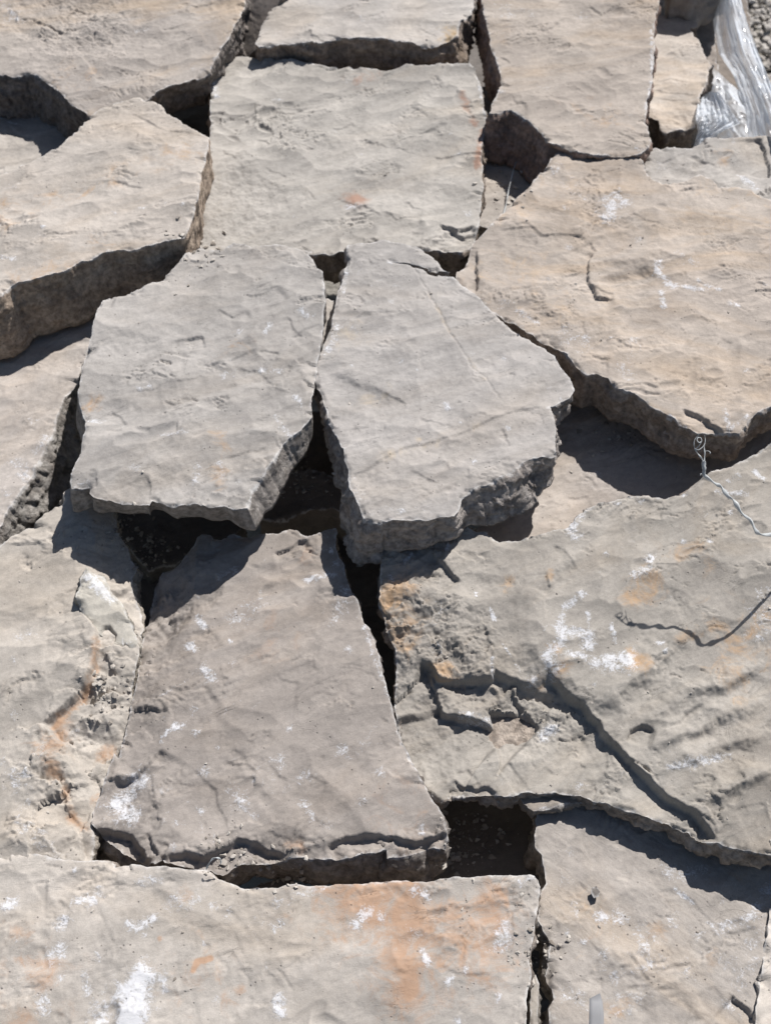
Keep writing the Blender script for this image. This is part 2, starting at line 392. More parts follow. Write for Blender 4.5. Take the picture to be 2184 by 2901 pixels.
    for k in range(1, rows_n + 1):
        f = k / rows_n; dep = f * tt
        j = fbm(ss * 30 + off, dep * 30, 3, .6) * .007 + fbm(ss * 90 + off, dep * 90 + 5, 3, .65) * .0022
        jj = fbm(ss * 40, dep * 40 + off, 3) * .5
        j = j + shards(ss * 26 + off + jj, dep * 42 + jj, seed + 3, 1.2) * .0048 + shards(ss * 80 + off, dep * 110 + jj, seed + 4) * .0016
        # broken beds run along the edge
        bq = fbm(ss * 9 + off, dep * 55 + 2, 3) * 3; j = j + (np.floor(bq) + sst(bq - np.floor(bq), 0, .3)) * .0022
        amp = sst(np.full_like(dep, f), 0, .12) * rough * wamp
        o = (oo + fbm(cxn * 9 + off, cyn * 9, 2) * .010) * f + un * math.sin(f * 2.6) + j * amp - .004 * f
        xy = pts + N * o[:, None]
        base = pl.h(xy[:, 0], xy[:, 1]) - dep
        zz = Zb + (base - Zb) * f if k == rows_n else np.minimum(Zb - .0005 * k, (Zb - pl.h(pts[:, 0], pts[:, 1])) * (1 - f) + pl.h(xy[:, 0], xy[:, 1]) - dep)
        wv.append(np.stack([xy[:, 0], xy[:, 1], zz], 1))
    nT = len(VX); top = np.column_stack([VX, Z]); ringtop = np.column_stack([pts, Zb])
    allv = np.concatenate([top, ringtop] + wv); fl = [tuple(f) for f in faces if len(f) >= 3]
    # make sure the top faces look up
    f0 = np.array([f[:3] for f in fl]); cr = (VX[f0[:, 1], 0] - VX[f0[:, 0], 0]) * (VX[f0[:, 2], 1] - VX[f0[:, 0], 1]) - (VX[f0[:, 1], 1] - VX[f0[:, 0], 1]) * (VX[f0[:, 2], 0] - VX[f0[:, 0], 0])
    fl = [f if c > 0 else f[::-1] for f, c in zip(fl, cr)]; ntop = len(fl)
    for k in range(rows_n):
        A0 = nT + k * nb; B0 = A0 + nb
        fl += [(A0 + i, B0 + i, B0 + (i + 1) % nb, A0 + (i + 1) % nb) for i in range(nb)]
    fl.append(tuple(nT + rows_n * nb + i for i in range(nb))[::-1])
    org = np.array([cx, cy, z - thick]); me = bpy.data.meshes.new(name)
    me.from_pydata((allv - org).tolist(), [], fl); me.update()
    o = bpy.data.objects.new(name, me); C.collection.objects.link(o); o.location = org
    me.polygons.foreach_set('use_smooth', [True] * len(me.polygons))
    n = len(allv)
    def at(nm, vals):
        A = me.attributes.new(nm, 'FLOAT', 'POINT'); A.data.foreach_set('value', np.asarray(vals, np.float32))
    side = np.zeros(n); side[nT:] = 1; side[nT:nT + nb] = .5
    at('side', side)
    e = np.zeros(n); e[:nT] = np.exp(-SDx / .0045); e[nT:nT + nb] = 1; e[nT + nb:nT + 2 * nb] = .6; at('edge', e)
    def blobs(lst, sc_=1.0):
        a = np.zeros(n); 
        for b in lst:
            pp = np.array([pl.hit(px_, py_)[:2] for px_, py_, _ in pix(b[0])]); rad = b[1]; stg = b[2]
            if len(pp) == 1: D = np.sqrt(((allv[:, :2] - pp[0]) ** 2).sum(1))
            else: D = np.abs(polydist(allv[:, :2], pp)[0])
            a = np.maximum(a, stg * np.exp(-(D / (rad * sc_)) ** 2))
        if sc_ < 1: a[nT + nb * 3:] *= .3
        return a
    at('white', blobs(white, .8)); at('stain', blobs(stain, 1.1))
    me.materials.append(mat)
    o['label'] = label; o['category'] = cat
    if group: o['group'] = group
    return o

# ------------------------------------------------------------------ stone colours
GREYB = ((.37, .335, .295), (.30, .275, .245))
BEIGE = ((.42, .37, .31), (.35, .31, .265))
COOL = ((.335, .31, .285), (.285, .265, .245))
OLIVE = ((.33, .30, .25), (.27, .25, .215))
LITE = ((.42, .38, .325), (.36, .325, .28))
def sm(name, pr, **k): return stone_mat(name, pr[0], pr[1], **k)

# ------------------------------------------------------------------ ground
def ground():
    n = 60; v = []; f = []
    for i in range(n + 1):
        for j in range(n + 1):
            x = (i / n - .5) * 2; y = (j / n - .5) * 2; x = 60 * x * abs(x) ** 1.5; y = 60 * y * abs(y) ** 1.5
            v.append((x, y, -.6 + .01 * noise2(x * 3, y * 3)))
    for i in range(n):
        for j in range(n): a = i * (n + 1) + j; f.append((a, a + n + 1, a + n + 2, a + 1))
    me = bpy.data.meshes.new('ground'); me.from_pydata(v, [], f); o = bpy.data.objects.new('ground', me); C.collection.objects.link(o)
    o['kind'] = 'structure'
    m, t, bs = nt('dusty_ground'); g = G(t); P = g.n('ShaderNodeTexCoord').outputs['Object']
    c = g.mix(g.ramp(g.noise(P, 40, 8, .7), .35, .65), rgb((.26, .24, .21)), rgb((.44, .41, .36)))
    g.put(bs.inputs['Base Color'], c); bs.inputs['Roughness'].default_value = .95
    b = g.n('ShaderNodeBump'); b.inputs['Distance'].default_value = .02; g.put(b.inputs['Height'], g.noise(P, 60, 8, .7)); g.put(bs.inputs['Normal'], b.outputs[0])
    me.materials.append(m)
ground()

def gravel():
    rs = np.random.RandomState(3); V = []; Fc = []; base = 0; tint = []
    ico_v, ico_f = [], []
    import bmesh
    bm = bmesh.new(); bmesh.ops.create_icosphere(bm, subdivisions=2, radius=1); ico = np.array([v.co[:] for v in bm.verts]); icf = [[v.index for v in f.verts] for f in bm.faces]; bm.free()
    for k in range(9000):
        x = rs.uniform(.7, 2.0); y = rs.uniform(.7, 2.7); r = rs.uniform(.005, .015) * (1 + (rs.rand() < .08) * .6)
        q = ico.copy(); q += np.stack([noise2(ico[:, 0] * 1.6 + k, ico[:, 1] * 1.6 + ico[:, 2] * 2), noise2(ico[:, 1] * 1.6 + k, ico[:, 2] * 1.6), noise2(ico[:, 2] * 1.6 - k, ico[:, 0] * 1.6)], 1) * .5
        # flat broken sides
        for _ in range(4):
            d = rs.randn(3); d /= np.linalg.norm(d); t = q @ d; c = rs.uniform(.45, .8); q -= np.outer(np.maximum(t - c, 0), d)
        q = q * np.array([1, rs.uniform(.6, 1), rs.uniform(.45, .8)]) * r; a = rs.rand() * 6.28; ca, sa = math.cos(a), math.sin(a)
        q = np.stack([q[:, 0] * ca - q[:, 1] * sa, q[:, 0] * sa + q[:, 1] * ca, q[:, 2]], 1)
        V.append(q + np.array([x, y, -.595 + r * rs.uniform(.1, 1.0)])); Fc += [[i + base for i in f] for f in icf]; base += len(q); tint += [rs.rand()] * len(q)
    me = bpy.data.meshes.new('gravel'); me.from_pydata(np.concatenate(V).tolist(), [], Fc); o = bpy.data.objects.new('gravel', me); C.collection.objects.link(o)
    A = me.attributes.new('tint', 'FLOAT', 'POINT'); A.data.foreach_set('value', np.array(tint, np.float32))
    o['kind'] = 'stuff'; o['label'] = 'loose grey and tan gravel on the ground beyond the plastic wrap'; o['category'] = 'gravel'
    m, t, bs = nt('gravel'); g = G(t); P = g.n('ShaderNodeTexCoord').outputs['Object']
    c = g.mix(g.attr('tint'), rgb((.38, .355, .32)), rgb((.66, .63, .58))); c = g.mix(g.ramp(g.noise(P, 300, 4, .6), .3, .7), c, rgb((.34, .3, .26)))
    g.put(bs.inputs['Base Color'], c); bs.inputs['Roughness'].default_value = .9
    me.materials.append(m)
gravel()

# ------------------------------------------------------------------ hidden lower course, seen down the gaps
m_low = sm('shaded_limestone', ((.17, .15, .13), (.12, .105, .09)), seed=31, flecks=.3, tan=.2)  # dark tones put the shade of the pits into the stone colour
m_low2 = sm('shade_darkened_brown_limestone', ((.20, .165, .13), (.15, .125, .10)), seed=37, flecks=.3, tan=.6)  # brown stone, darkened in colour for pit shade as well
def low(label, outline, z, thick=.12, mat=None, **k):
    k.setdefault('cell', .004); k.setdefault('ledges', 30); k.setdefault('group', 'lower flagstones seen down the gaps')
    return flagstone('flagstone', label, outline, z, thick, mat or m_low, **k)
low('shade-darkened brown flagstone deep in the shaded pit left of the bottom right slab', '8: -60,620 -40,480 60,400 180,200 300,120 640,140 740,400 760,620 700,760 300,700', -.215, mat=m_low2, seed=41, gx=.1, gy=-.3)
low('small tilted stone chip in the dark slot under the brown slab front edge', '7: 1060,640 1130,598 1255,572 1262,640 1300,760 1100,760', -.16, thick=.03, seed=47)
low('shade-darkened slate-grey flagstone in the black hole below the centre left slab', '5: 420,40 700,-60 1000,-40 1040,150 860,260 640,330 520,200', -.26, seed=42)
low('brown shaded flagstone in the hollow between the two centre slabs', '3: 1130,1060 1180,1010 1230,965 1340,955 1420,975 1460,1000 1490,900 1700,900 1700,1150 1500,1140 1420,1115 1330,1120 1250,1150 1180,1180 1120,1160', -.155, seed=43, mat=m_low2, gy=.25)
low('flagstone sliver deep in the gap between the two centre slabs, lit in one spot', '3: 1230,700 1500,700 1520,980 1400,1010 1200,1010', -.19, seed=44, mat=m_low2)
low('shade-darkened stone under the left end of the top slab, seen through the black triangular hole', '1: -60,260 300,-100 1060,-100 1010,640 640,700 480,640 330,420', -.16, thick=.2, seed=45)  # raised and widened to keep sun from lighting the hole beneath the slab
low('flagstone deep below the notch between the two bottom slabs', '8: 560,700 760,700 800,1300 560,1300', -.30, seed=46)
low('shade-darkened stone below the front edge of the tan slab, next to the middle pit', '5: 1380,150 1700,150 1760,1000 1560,900', -.27, seed=48)
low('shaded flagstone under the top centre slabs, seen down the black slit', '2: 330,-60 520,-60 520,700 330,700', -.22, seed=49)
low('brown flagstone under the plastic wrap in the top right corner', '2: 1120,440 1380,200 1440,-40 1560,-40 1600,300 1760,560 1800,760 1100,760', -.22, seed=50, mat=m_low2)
low('shade-darkened stone at the foot of the narrow left gap beside the rough edge', '3: 60,1250 300,900 420,1100 300,1300', -.26, seed=51)
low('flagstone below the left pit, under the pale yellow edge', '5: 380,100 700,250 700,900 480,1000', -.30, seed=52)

# ------------------------------------------------------------------ back row
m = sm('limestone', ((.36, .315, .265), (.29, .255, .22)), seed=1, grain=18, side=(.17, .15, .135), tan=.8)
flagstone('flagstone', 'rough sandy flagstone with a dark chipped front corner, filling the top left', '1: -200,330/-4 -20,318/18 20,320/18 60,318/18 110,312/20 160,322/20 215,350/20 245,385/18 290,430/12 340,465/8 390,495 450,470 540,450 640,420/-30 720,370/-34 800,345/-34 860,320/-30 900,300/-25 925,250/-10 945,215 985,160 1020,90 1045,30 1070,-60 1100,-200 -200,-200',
    .06, .10, m, seed=101, roughs=[('1: 350,120', .12, .004)], ripple=.012, terr=.0036, ledges=190, steps=[('1: 730,60 790,20 850,25 910,10 960,-20', .006, .03), ('1: 400,200 430,160 470,165 490,190', .004, .02), ('1: 150,160 220,110 300,140', .006, .06), ('1: 420,370 400,310 350,230 290,160', .006, .07), ('1: 620,180 700,120 820,90', .004, .04)],
    white=[('1: 40,70', .05, .5), ('1: 20,20 90,90', .02, .7), ('1: 560,120 640,110', .02, .6), ('1: 850,290', .02, .6)], stain=[('1: 330,330', .06, .25)], dents=[('1: 330,60', .09, .008), ('1: 600,140', .07, .006)])
m = sm('brown_ribbed_stone', ((.25, .215, .18), (.20, .17, .145)), seed=2, grain=60, flecks=.15)
flagstone('flagstone', 'narrow brown ribbed stone wedged between the top left slab and the top centre slab', '1: 900,-80 1240,-60 1170,60 1125,190 1060,240 1000,260 900,310 880,250 960,120',
    -.01, .10, m, seed=102, gx=.25, gy=.75, terr=.003, grain=65, ledges=160, ripple=.006, cell=.003)
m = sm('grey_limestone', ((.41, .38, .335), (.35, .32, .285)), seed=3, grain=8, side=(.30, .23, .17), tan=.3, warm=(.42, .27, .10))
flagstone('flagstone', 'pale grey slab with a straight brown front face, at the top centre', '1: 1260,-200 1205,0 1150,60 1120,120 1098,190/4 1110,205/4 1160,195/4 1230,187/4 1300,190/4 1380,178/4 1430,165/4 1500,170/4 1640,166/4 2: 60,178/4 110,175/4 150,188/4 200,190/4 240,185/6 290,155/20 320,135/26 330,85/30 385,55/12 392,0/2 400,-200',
    .035, .085, m, seed=103, ripple=.007, terr=.002, steps=[('2: 160,110 190,130 240,150', .003, .02)], stain=[('2: 340,150', .035, 1.0), ('2: 300,240', .03, .9), ('2: 370,140', .03, .8)], white=[('1: 1540,90', .03, .5), ('1: 1300,180 1640,160', .004, .4)])
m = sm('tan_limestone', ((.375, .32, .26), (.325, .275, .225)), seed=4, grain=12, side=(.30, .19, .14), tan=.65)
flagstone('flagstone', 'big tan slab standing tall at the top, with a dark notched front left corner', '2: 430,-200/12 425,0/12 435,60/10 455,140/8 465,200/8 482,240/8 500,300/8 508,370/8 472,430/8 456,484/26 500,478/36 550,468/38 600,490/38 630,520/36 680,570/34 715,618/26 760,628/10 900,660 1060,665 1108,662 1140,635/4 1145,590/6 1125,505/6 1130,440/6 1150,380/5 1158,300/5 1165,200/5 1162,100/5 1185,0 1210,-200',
    .044, .10, m, seed=104, ripple=.004, terr=.002, ledges=120, steps=[('2: 600,130 640,110 700,130 760,90', .004, .03), ('2: 550,400 580,440 620,440', .004, .03), ('2: 880,20 940,60 1000,20', .006, .05)],
    white=[('2: 520,60', .05, .6), ('2: 480,20 620,40 640,60', .02, .6), ('2: 850,60', .03, .5), ('2: 500,390', .018, .8), ('2: 700,370', .03, .4), ('2: 1150,130 1155,330 1128,470', .008, .9), ('2: 1100,640', .02, .6)], stain=[('2: 960,490', .05, .35), ('2: 820,460 1010,540', .03, .3), ('2: 560,170', .04, .2)])
m = sm('cream_limestone', ((.44, .385, .32), (.39, .345, .29)), seed=5, grain=-5, side=(.17, .13, .10), tan=.5, flecks=.25)
flagstone('flagstone', 'small cream flagstone with jagged right edge, between the tan slab and the plastic wrap', '2: 1168,66 1230,68 1290,76 1335,70 1350,92 1350,110 1310,112/8 1330,140 1362,180 1370,215 1400,255 1422,286 1395,305 1388,350 1368,385 1358,430 1345,480 1338,528 1290,542 1250,552 1212,562 1190,540 1180,515 1130,495 1060,480 1060,200 1100,60',
    -.07, .11, m, seed=105, ripple=.006, steps=[('2: 1170,350 1230,340 1320,352', .004, .02), ('2: 1160,385 1230,395 1300,400 1350,405', .004, .018), ('2: 1180,420 1300,425', .003, .02)], folds=[('2: 1110,470 1200,478 1340,470', .25, .02)])
m = sm('shaded_brown_limestone', ((.33, .28, .23), (.27, .225, .185)), seed=6, grain=25, tan=.5)
flagstone('flagstone', 'brown flagstone in half shade behind the small cream flagstone at the top right', '2: 1150,-60 1415,-60 1425,60 1428,200 1440,290 1425,400 1380,520 1250,560 1100,500 1100,100',
    -.16, .08, m, seed=106, cell=.0035, ripple=.009, terr=.003)
m = sm('grey_limestone_back', COOL, seed=7)
flagstone('flagstone', 'flagstone behind the top edge whose shadow falls on the brown stone', '2: 1215,-330 1560,-330 1530,-120 1400,-45 1330,-35 1240,-40', .0, .1, m, seed=107, cell=.005, ledges=10) 
m = sm('grey_limestone_mid', ((.39, .36, .315), (.33, .305, .27)), seed=8, grain=25, side=(.22, .18, .15), tan=.3)
flagstone('flagstone', 'bluish grey flagstone at the right edge, partly covered by the big tan slab', '2: 1110,720 1122,680 1130,642 1200,630 1260,632 1320,628 1350,615 1400,600 1450,596 1500,590 1560,588 1615,584 1665,590 1850,620 1850,950 1300,900 1120,820',
    .018, .07, m, seed=108, ripple=.010, terr=.004, ledges=170, steps=[('2: 1615,590 1640,640 1655,700 1660,770', .010, .03, .05), ('2: 1180,690 1250,670 1300,640', .004, .03), ('2: 1330,680 1420,700 1500,680', .005, .04)],
    stain=[('2: 1465,685', .012, .9), ('2: 1430,650 1480,650', .01, .6)], white=[('2: 1300,610', .03, .6), ('2: 1540,760 1590,810', .018, 1.0), ('2: 1200,700', .05, .4), ('2: 1500,600', .02, .5)])

# ------------------------------------------------------------------ second row
m = sm('sandy_limestone', LITE, seed=9, grain=20, tan=.5, flecks=.4)
flagstone('flagstone', 'pale flagstone at the left edge, shaded by the rough slab above it', '1: -200,430 150,470 330,520 330,600 230,680 120,740 0,790 -200,800', -.035, .08, m, seed=109, ripple=.008, terr=.003, steps=[('1: -20,560 40,540 100,575 160,580', .005, .03), ('1: -20,720 20,712', .004, .02)],
    white=[('1: 100,708', .01, .9), ('1: 0,510 90,535', .008, .7)])
m = sm('buff_limestone', ((.425, .375, .315), (.375, .335, .285)), seed=10, grain=16, side=(.50, .30, .20), tan=.45, flecks=.6)
flagstone('flagstone', 'pale buff slab with a rough rusty brown front edge, at the left', '1: -200,780 -20,752 60,728 110,702 195,665 250,630 340,545 390,492 440,455 520,430 600,418 640,425 690,450 720,490 780,525 850,560 895,582 890,640 870,720 860,780 850,850 830,920 805,985/6 785,1008/12 700,1020/22 640,1040/22 590,1060/22 520,1060/22 450,1075/24 400,1095/24 340,1120/24 300,1145/24 250,1172/24 3: 180,130/24 100,150/24 50,165/24 0,215/24 -80,260/20 -240,260',
    .075, .12, m, seed=110, gy=.0, ripple=.007, terr=.0022, rough=2.0, wamp=.2, ledges=110, steps=[('1: 430,775 520,770 560,790 620,798', .005, .05), ('1: 380,830 300,820 200,850', .003, .03), ('1: 540,630 600,650 660,645', .003, .02), ('1: 280,560 230,610 190,660', .006, .03), ('1: 560,480 640,520 720,560 850,565', .004, .06)],
    dents=[('1: 560,800', .05, .004)],
    white=[('1: 490,915', .02, .75), ('1: 610,888', .012, .8), ('1: 410,1000', .014, .7), ('1: 20,1100 60,1110', .012, .9), ('1: 190,975', .008, .9), ('1: 60,800', .02, .5), ('1: 780,880', .01, .6), ('1: 890,630', .012, .7)], stain=[('1: 100,880 420,790 620,700 850,640', .03, .36), ('1: 20,900', .05, .35), ('1: 220,1160', .03, .4), ('1: 440,1050', .03, .3), ('3: 180,190', .05, .8), ('3: 60,290', .05, .8), ('3: 400,120', .04, .6)])
m = sm('brown_gap_stone', ((.34, .30, .25), (.28, .245, .205)), seed=11, tan=.4)
flagstone('flagstone', 'brown stone low in the gap between the buff slab and the square grey slab', '1: 650,1180 760,960 850,760 960,800 1000,1000 980,1180', -.09, .08, m, seed=111, cell=.003)
m = sm('grey_slab_limestone', ((.385, .355, .305), (.33, .305, .265)), seed=12, grain=24, side=(.30, .235, .175), tan=.3, flecks=.45, warm=(.31, .17, .11))
flagstone('flagstone', 'large square grey slab with a small rust spot, in the upper middle', '1: 905,290 930,262 1000,242 1060,240 1110,250 1180,250 1300,265 1400,280 1550,295 1660,301 2: 100,287 250,280 370,285 400,305/4 418,360/10 430,430/12 440,500/12 440,560/6 420,620/14 425,700/10 430,780/4 425,850 415,915 412,960 400,1010/0 378,1050/0 340,1077/-4 280,1064/-6 220,1060/-6 165,1062/-6 60,1075 1: 1560,1092 1470,1082/-8 1430,1092/-8 1380,1080/-8 1345,1090/-8 1310,1075 1200,1085 1080,1085 1000,1075 920,1065 858,1062 850,1000 850,900 860,800 870,740 885,650 900,580 905,440 905,350',
    .0, .085, m, seed=112, ripple=.015, terr=.003, ledges=150, onoise=.8, steps=[('1: 1280,607 1340,590 1400,572', .006, .02), ('1: 1420,550 1470,535 1510,512', .006, .02), ('1: 1190,522 1240,510 1275,460', .005, .015), ('1: 1155,470 1200,460', .005, .012), ('1: 1095,595 1140,600 1155,625', .005, .015),
      ('1: 1250,590 1320,560 1400,560', .003, .05), ('1: 1270,830 1310,800 1360,850', .004, .03), ('1: 1130,710 1190,730 1240,750', .004, .03), ('1: 950,640 1020,690', .004, .06), ('2: 105,850 130,880 180,885', .005, .02), ('2: 210,660 280,665 310,660 380,655', .005, .03), ('2: 0,900 60,940 160,920', .005, .035), ('2: 240,965 320,985 390,960', .010, .03), ('2: 290,975 350,1010 395,990', .008, .03), ('2: 120,990 180,1000', .004, .02), ('1: 1370,890 1450,840 1560,900', .004, .04), ('1: 1460,920 1560,880 1640,930', .005, .03)],
    dents=[('1: 1010,880', .10, .012), ('1: 1180,880', .08, .006), ('2: 150,800', .07, .006), ('1: 940,720', .04, .005)],
    white=[('1: 1185,430', .02, .7), ('1: 920,340 930,420', .012, 1.0), ('1: 1500,345', .02, .5), ('1: 1430,560', .012, .8), ('1: 890,635', .02, .8), ('1: 1480,880 1540,880', .012, .9), ('2: 295,575', .01, .8), ('2: 300,660 370,650', .006, .7), ('2: 370,920', .02, .7), ('1: 1270,920', .01, .7), ('1: 950,1040 1330,1070', .007, .6), ('2: 405,320 440,520', .006, .9)], 
    stain=[('1: 1520,853', .020, 1.35), ('2: 430,560 400,720', .008, 1.1), ('2: 340,400 395,540', .008, .6), ('1: 1560,340', .04, .3)])
m = sm('low_lit_limestone', ((.40, .36, .305), (.35, .31, .265)), seed=13, tan=.3)
flagstone('flagstone', 'low flagstone in the notch right of the square grey slab, with a string across it', '2: 340,560 560,540 780,620 760,800 640,980 520,1000 420,960 340,960', -.062, .07, m, seed=113, cell=.003, stain=[('2: 525,800', .01, .5)])

# ------------------------------------------------------------------ left side
m = sm('pinkish_limestone', ((.42, .375, .325), (.36, .32, .28)), seed=14, grain=30, side=(.27, .255, .225), tan=.3)
flagstone('flagstone', 'smooth pinkish flagstone at the left edge with a rough pitted dark side', '3: -240,150 100,140 480,60 520,300 400,420 355,500/8 335,560/22 290,620/38 250,700/52 225,800/60 185,880/62 130,985/62 70,1080/52 10,1170/44 -60,1270/36 -240,1400',
    -.055, .11, m, seed=114, ripple=.005, rough=1.2, ledges=60, gx=.0, white=[('3: 200,820 160,870', .014, .9), ('3: 60,920 110,980', .02, .7), ('3: 140,740', .014, .6), ('3: 30,1060', .02, .6), ('3: 240,680', .01, .6)])
m = sm('rippled_beige', ((.42, .375, .31), (.36, .325, .275)), seed=15, grain=28, side=(.36, .32, .25), tan=.25, flecks=.45, warm=(.38, .22, .12))
flagstone('flagstone', 'large beige flagstone at the lower left with a curved brown crack and broken right side', '5: -200,330 0,228 60,180 110,145 160,115 215,68 260,40 275,-20 330,-60 460,-20 490,80 495,130 530,180 545,225 570,270 545,310 555,370 585,450 598,520 592,570 586,610 580,680 565,740 552,800 548,880 548,930 530,990 500,1060 490,1140 7: 470,50 440,130 410,200 390,280 380,350 384,420 375,480 350,540 280,570 0,580 -200,580',
    -.06, .09, m, seed=115, gy=.04, roughs=[('5: 470,650 430,1000 7: 230,60 300,350', .055, .014, .26), ('5: 460,900 7: 200,100', .04, .002)], ripple=.009, terr=.003, ledges=200,
    folds=[('7: 130,260 130,120 5: 145,1020 230,960 330,850 390,740 410,640 400,560 340,440 330,330 300,60 295,-80', .22, .045), ('5: 330,1400 300,1100 400,900 470,640 480,420 420,250 380,60', .35, .06)],
    steps=[('5: 170,976 240,925 310,862 355,808 388,745 412,655 412,600 400,565 350,500 330,430', .020, .09, .05, .4), ('5: 140,1024 190,1010 240,985', .006, .02), ('5: 190,600 240,595 300,605', .003, .02), ('5: 180,630 240,625 300,640', .003, .02), ('5: 90,160 200,230 260,190', .003, .05), ('7: 165,275 190,220 225,225 265,205', .006, .02), ('7: 270,100 260,180 280,270 330,330 372,358', .006, .02, .1), ('5: 470,1211 440,1100 470,1030', .006, .03), ('5: 380,920 430,900', .006, .02), ('5: 300,1211 290,1050 340,930', .004, .03)],
    white=[('7: 60,160 90,150', .025, .9), ('5: 90,610 150,590', .016, .7), ('5: 60,940', .012, .8), ('7: 100,350 150,390 200,450 240,480', .022, .6), ('5: 60,710', .012, .6), ('5: 180,1100', .02, .6), ('5: 10,1150', .015, .9), ('5: 330,930 310,1010', .01, .6), ('7: 100,200 120,300', .02, .5)],
    stain=[('5: 412,620 405,740 345,850 265,930 215,985', .006, .95), ('5: 225,1040', .026, .9), ('7: 215,80 230,130', .014, .7), ('5: 440,1070', .012, .7), ('7: 270,200 300,310 370,360', .007, .8), ('7: 400,210', .01, .6)])
m = sm('pale_fragment', ((.40, .375, .31), (.35, .325, .27)), seed=16, grain=60, side=(.33, .31, .25), tan=.2, flecks=.7)
flagstone('flagstone', 'small broken fragment with a white ridge lying at the left pit edge', '5: 375,318 440,352 490,415 520,470 560,545 585,600/8 584,680/14 566,738/10 555,800/6 520,780 545,740 515,700 500,660 450,610 405,590 385,570 350,500 328,430 345,365',
    -.068, .06, m, seed=116, gx=-.25, gy=.1, ripple=.01, terr=.004, ledges=200, cell=.0022,
    folds=[('5: 580,560 490,500 400,370 360,300', .8, .0), ('5: 400,600 470,560 520,620', .3, .01)], steps=[('5: 420,580 470,560 500,600 480,660', .008, .02), ('5: 440,600 500,690 560,745', .006, .02)],
    white=[('5: 390,360 440,420 480,440', .016, 1.3), ('5: 545,640', .02, .8), ('5: 500,540', .015, .5)], stain=[('5: 520,710', .012, .5)], group='broken fragments', cat='stone fragment')

# ------------------------------------------------------------------ right side underneath
m = sm('pink_flat_limestone', ((.41, .36, .305), (.37, .325, .28)), seed=17, tan=.35, flecks=.4)
flagstone('flagstone', 'flat pinkish flagstone half in shadow under the big tan slab on the right', '4: 520,1340 380,1250 480,1100 640,900 740,700 800,560 1000,480 1760,560 1800,900 1500,1100 1250,1200 800,1340', -.095, .06, m, seed=117, gx=.03, gy=.0, ripple=.005,
    white=[('4: 920,970', .012, .9), ('4: 890,1030', .01, .9), ('4: 610,1190', .012, .7)], steps=[('4: 780,1060 830,1075 880,1060', .003, .02)])

# ------------------------------------------------------------------ big right slab
m = sm('tan_orange_limestone', ((.40, .34, .275), (.355, .30, .245)), seed=18, grain=-10, side=(.32, .25, .19), tan=.75, flecks=.5, warm=(.47, .34, .22))
flagstone('flagstone', 'big tan slab on the right with white smears and a long shaded front face', '4: 385,204/4 350,172 310,148 320,110 350,70 370,35 2: 385,1040 420,1010 460,968 520,900 600,832 660,770 690,730 750,632 790,605 850,590 930,578 985,600 1040,640 1090,662 1120,695 1130,740 1155,772 1200,790 1300,780 1352,755 1400,770 1440,795 1500,800 1580,812 1665,850 1900,900 4: 1900,560 1800,620/3 1665,686/3 1605,706/3 1560,762/2 1525,795/2 1480,792/0 1430,785/0 1390,795/0 1345,790/0 1270,752/4 1235,722/6 1150,680/8 1060,622/10 1010,605/10 960,560/12 915,540/12 872,546/12 830,520/12 790,465/8 740,430/4 690,418/0 640,378 560,330 510,297 462,272 430,240',
    .025, .078, m, seed=118, gx=.04, gy=.03, ripple=.0075, terr=.0022, ledges=170, onoise=.8,
    steps=[('4: 905,5 885,50 885,110 890,150 915,175 920,205 1000,212', .008, .02, .1), ('4: 900,150 935,178 1000,186', .006, .02), ('2: 490,985 560,975 640,965 680,1000 760,995 830,1000 880,1015', .006, .03, .1, .6), ('2: 660,1000 662,1040', .004, .02), ('2: 560,960 620,955 660,975', .004, .02), ('2: 890,1030 920,1070', .006, .02), ('4: 890,465 930,475 975,478', .005, .015), ('4: 930,490 965,492', .004, .012), ('4: 1280,690 1330,705 1390,745 1425,770 1470,790', .010, .03, .15), ('4: 1230,705 1250,740 1300,765 1380,790', .005, .02), ('4: 1440,770 1480,740 1490,690', .005, .02), ('2: 1060,915 1120,940 1200,960', .004, .03), ('4: 1450,390 1500,410', .003, .02), ('2: 700,700 780,640 860,600', .004, .03), ('4: 410,0 405,100 412,180 385,205', .008, .05)],
    dents=[('4: 1050,110', .05, .010), ('4: 990,70', .04, .006), ('4: 1120,140', .04, .007), ('4: 1050,295', .03, .004), ('2: 1000,1050', .05, .006), ('2: 650,1080', .05, .004)],
    white=[('2: 985,870 960,930', .032, 1.05), ('2: 1000,840 1040,870', .026, .95), ('4: 1180,60 1190,110 1250,160', .013, 1.25), ('4: 1260,165 1370,180', .010, 1.1), ('4: 1190,180 1205,250', .011, 1.1), ('4: 1350,150 1450,180', .009, .9), ('4: 1490,235 1520,245', .012, .9), ('4: 580,270 650,320', .012, .95), ('4: 520,240', .02, .7), ('4: 780,380 860,410', .035, .65), ('4: 1080,400 1040,520 1045,570', .022, .62), ('4: 940,400', .03, .45), ('2: 740,720', .03, .8), ('2: 820,640', .014, .9), ('2: 760,740 850,840', .03, .5), ('2: 800,1040', .014, .9), ('2: 780,900', .012, .8), ('4: 1560,530', .012, .8), ('4: 1640,160', .014, .8), ('4: 1370,520', .008, .6), ('4: 1465,700 1480,780 1560,730', .008, .9), ('4: 1240,30 1330,60', .02, .6), ('4: 710,130', .008, .7), ('2: 1100,1020', .02, .6), ('4: 1230,720 1290,770', .008, .8)],
    stain=[('2: 600,1130', .05, .45), ('4: 480,130', .06, .4), ('2: 560,900', .04, .5), ('2: 700,800', .06, .35), ('4: 600,60', .05, .4), ('2: 1500,900', .1, .28), ('4: 700,220', .05, .35), ('4: 640,290', .015, .6), ('2: 1000,640', .03, .3)])

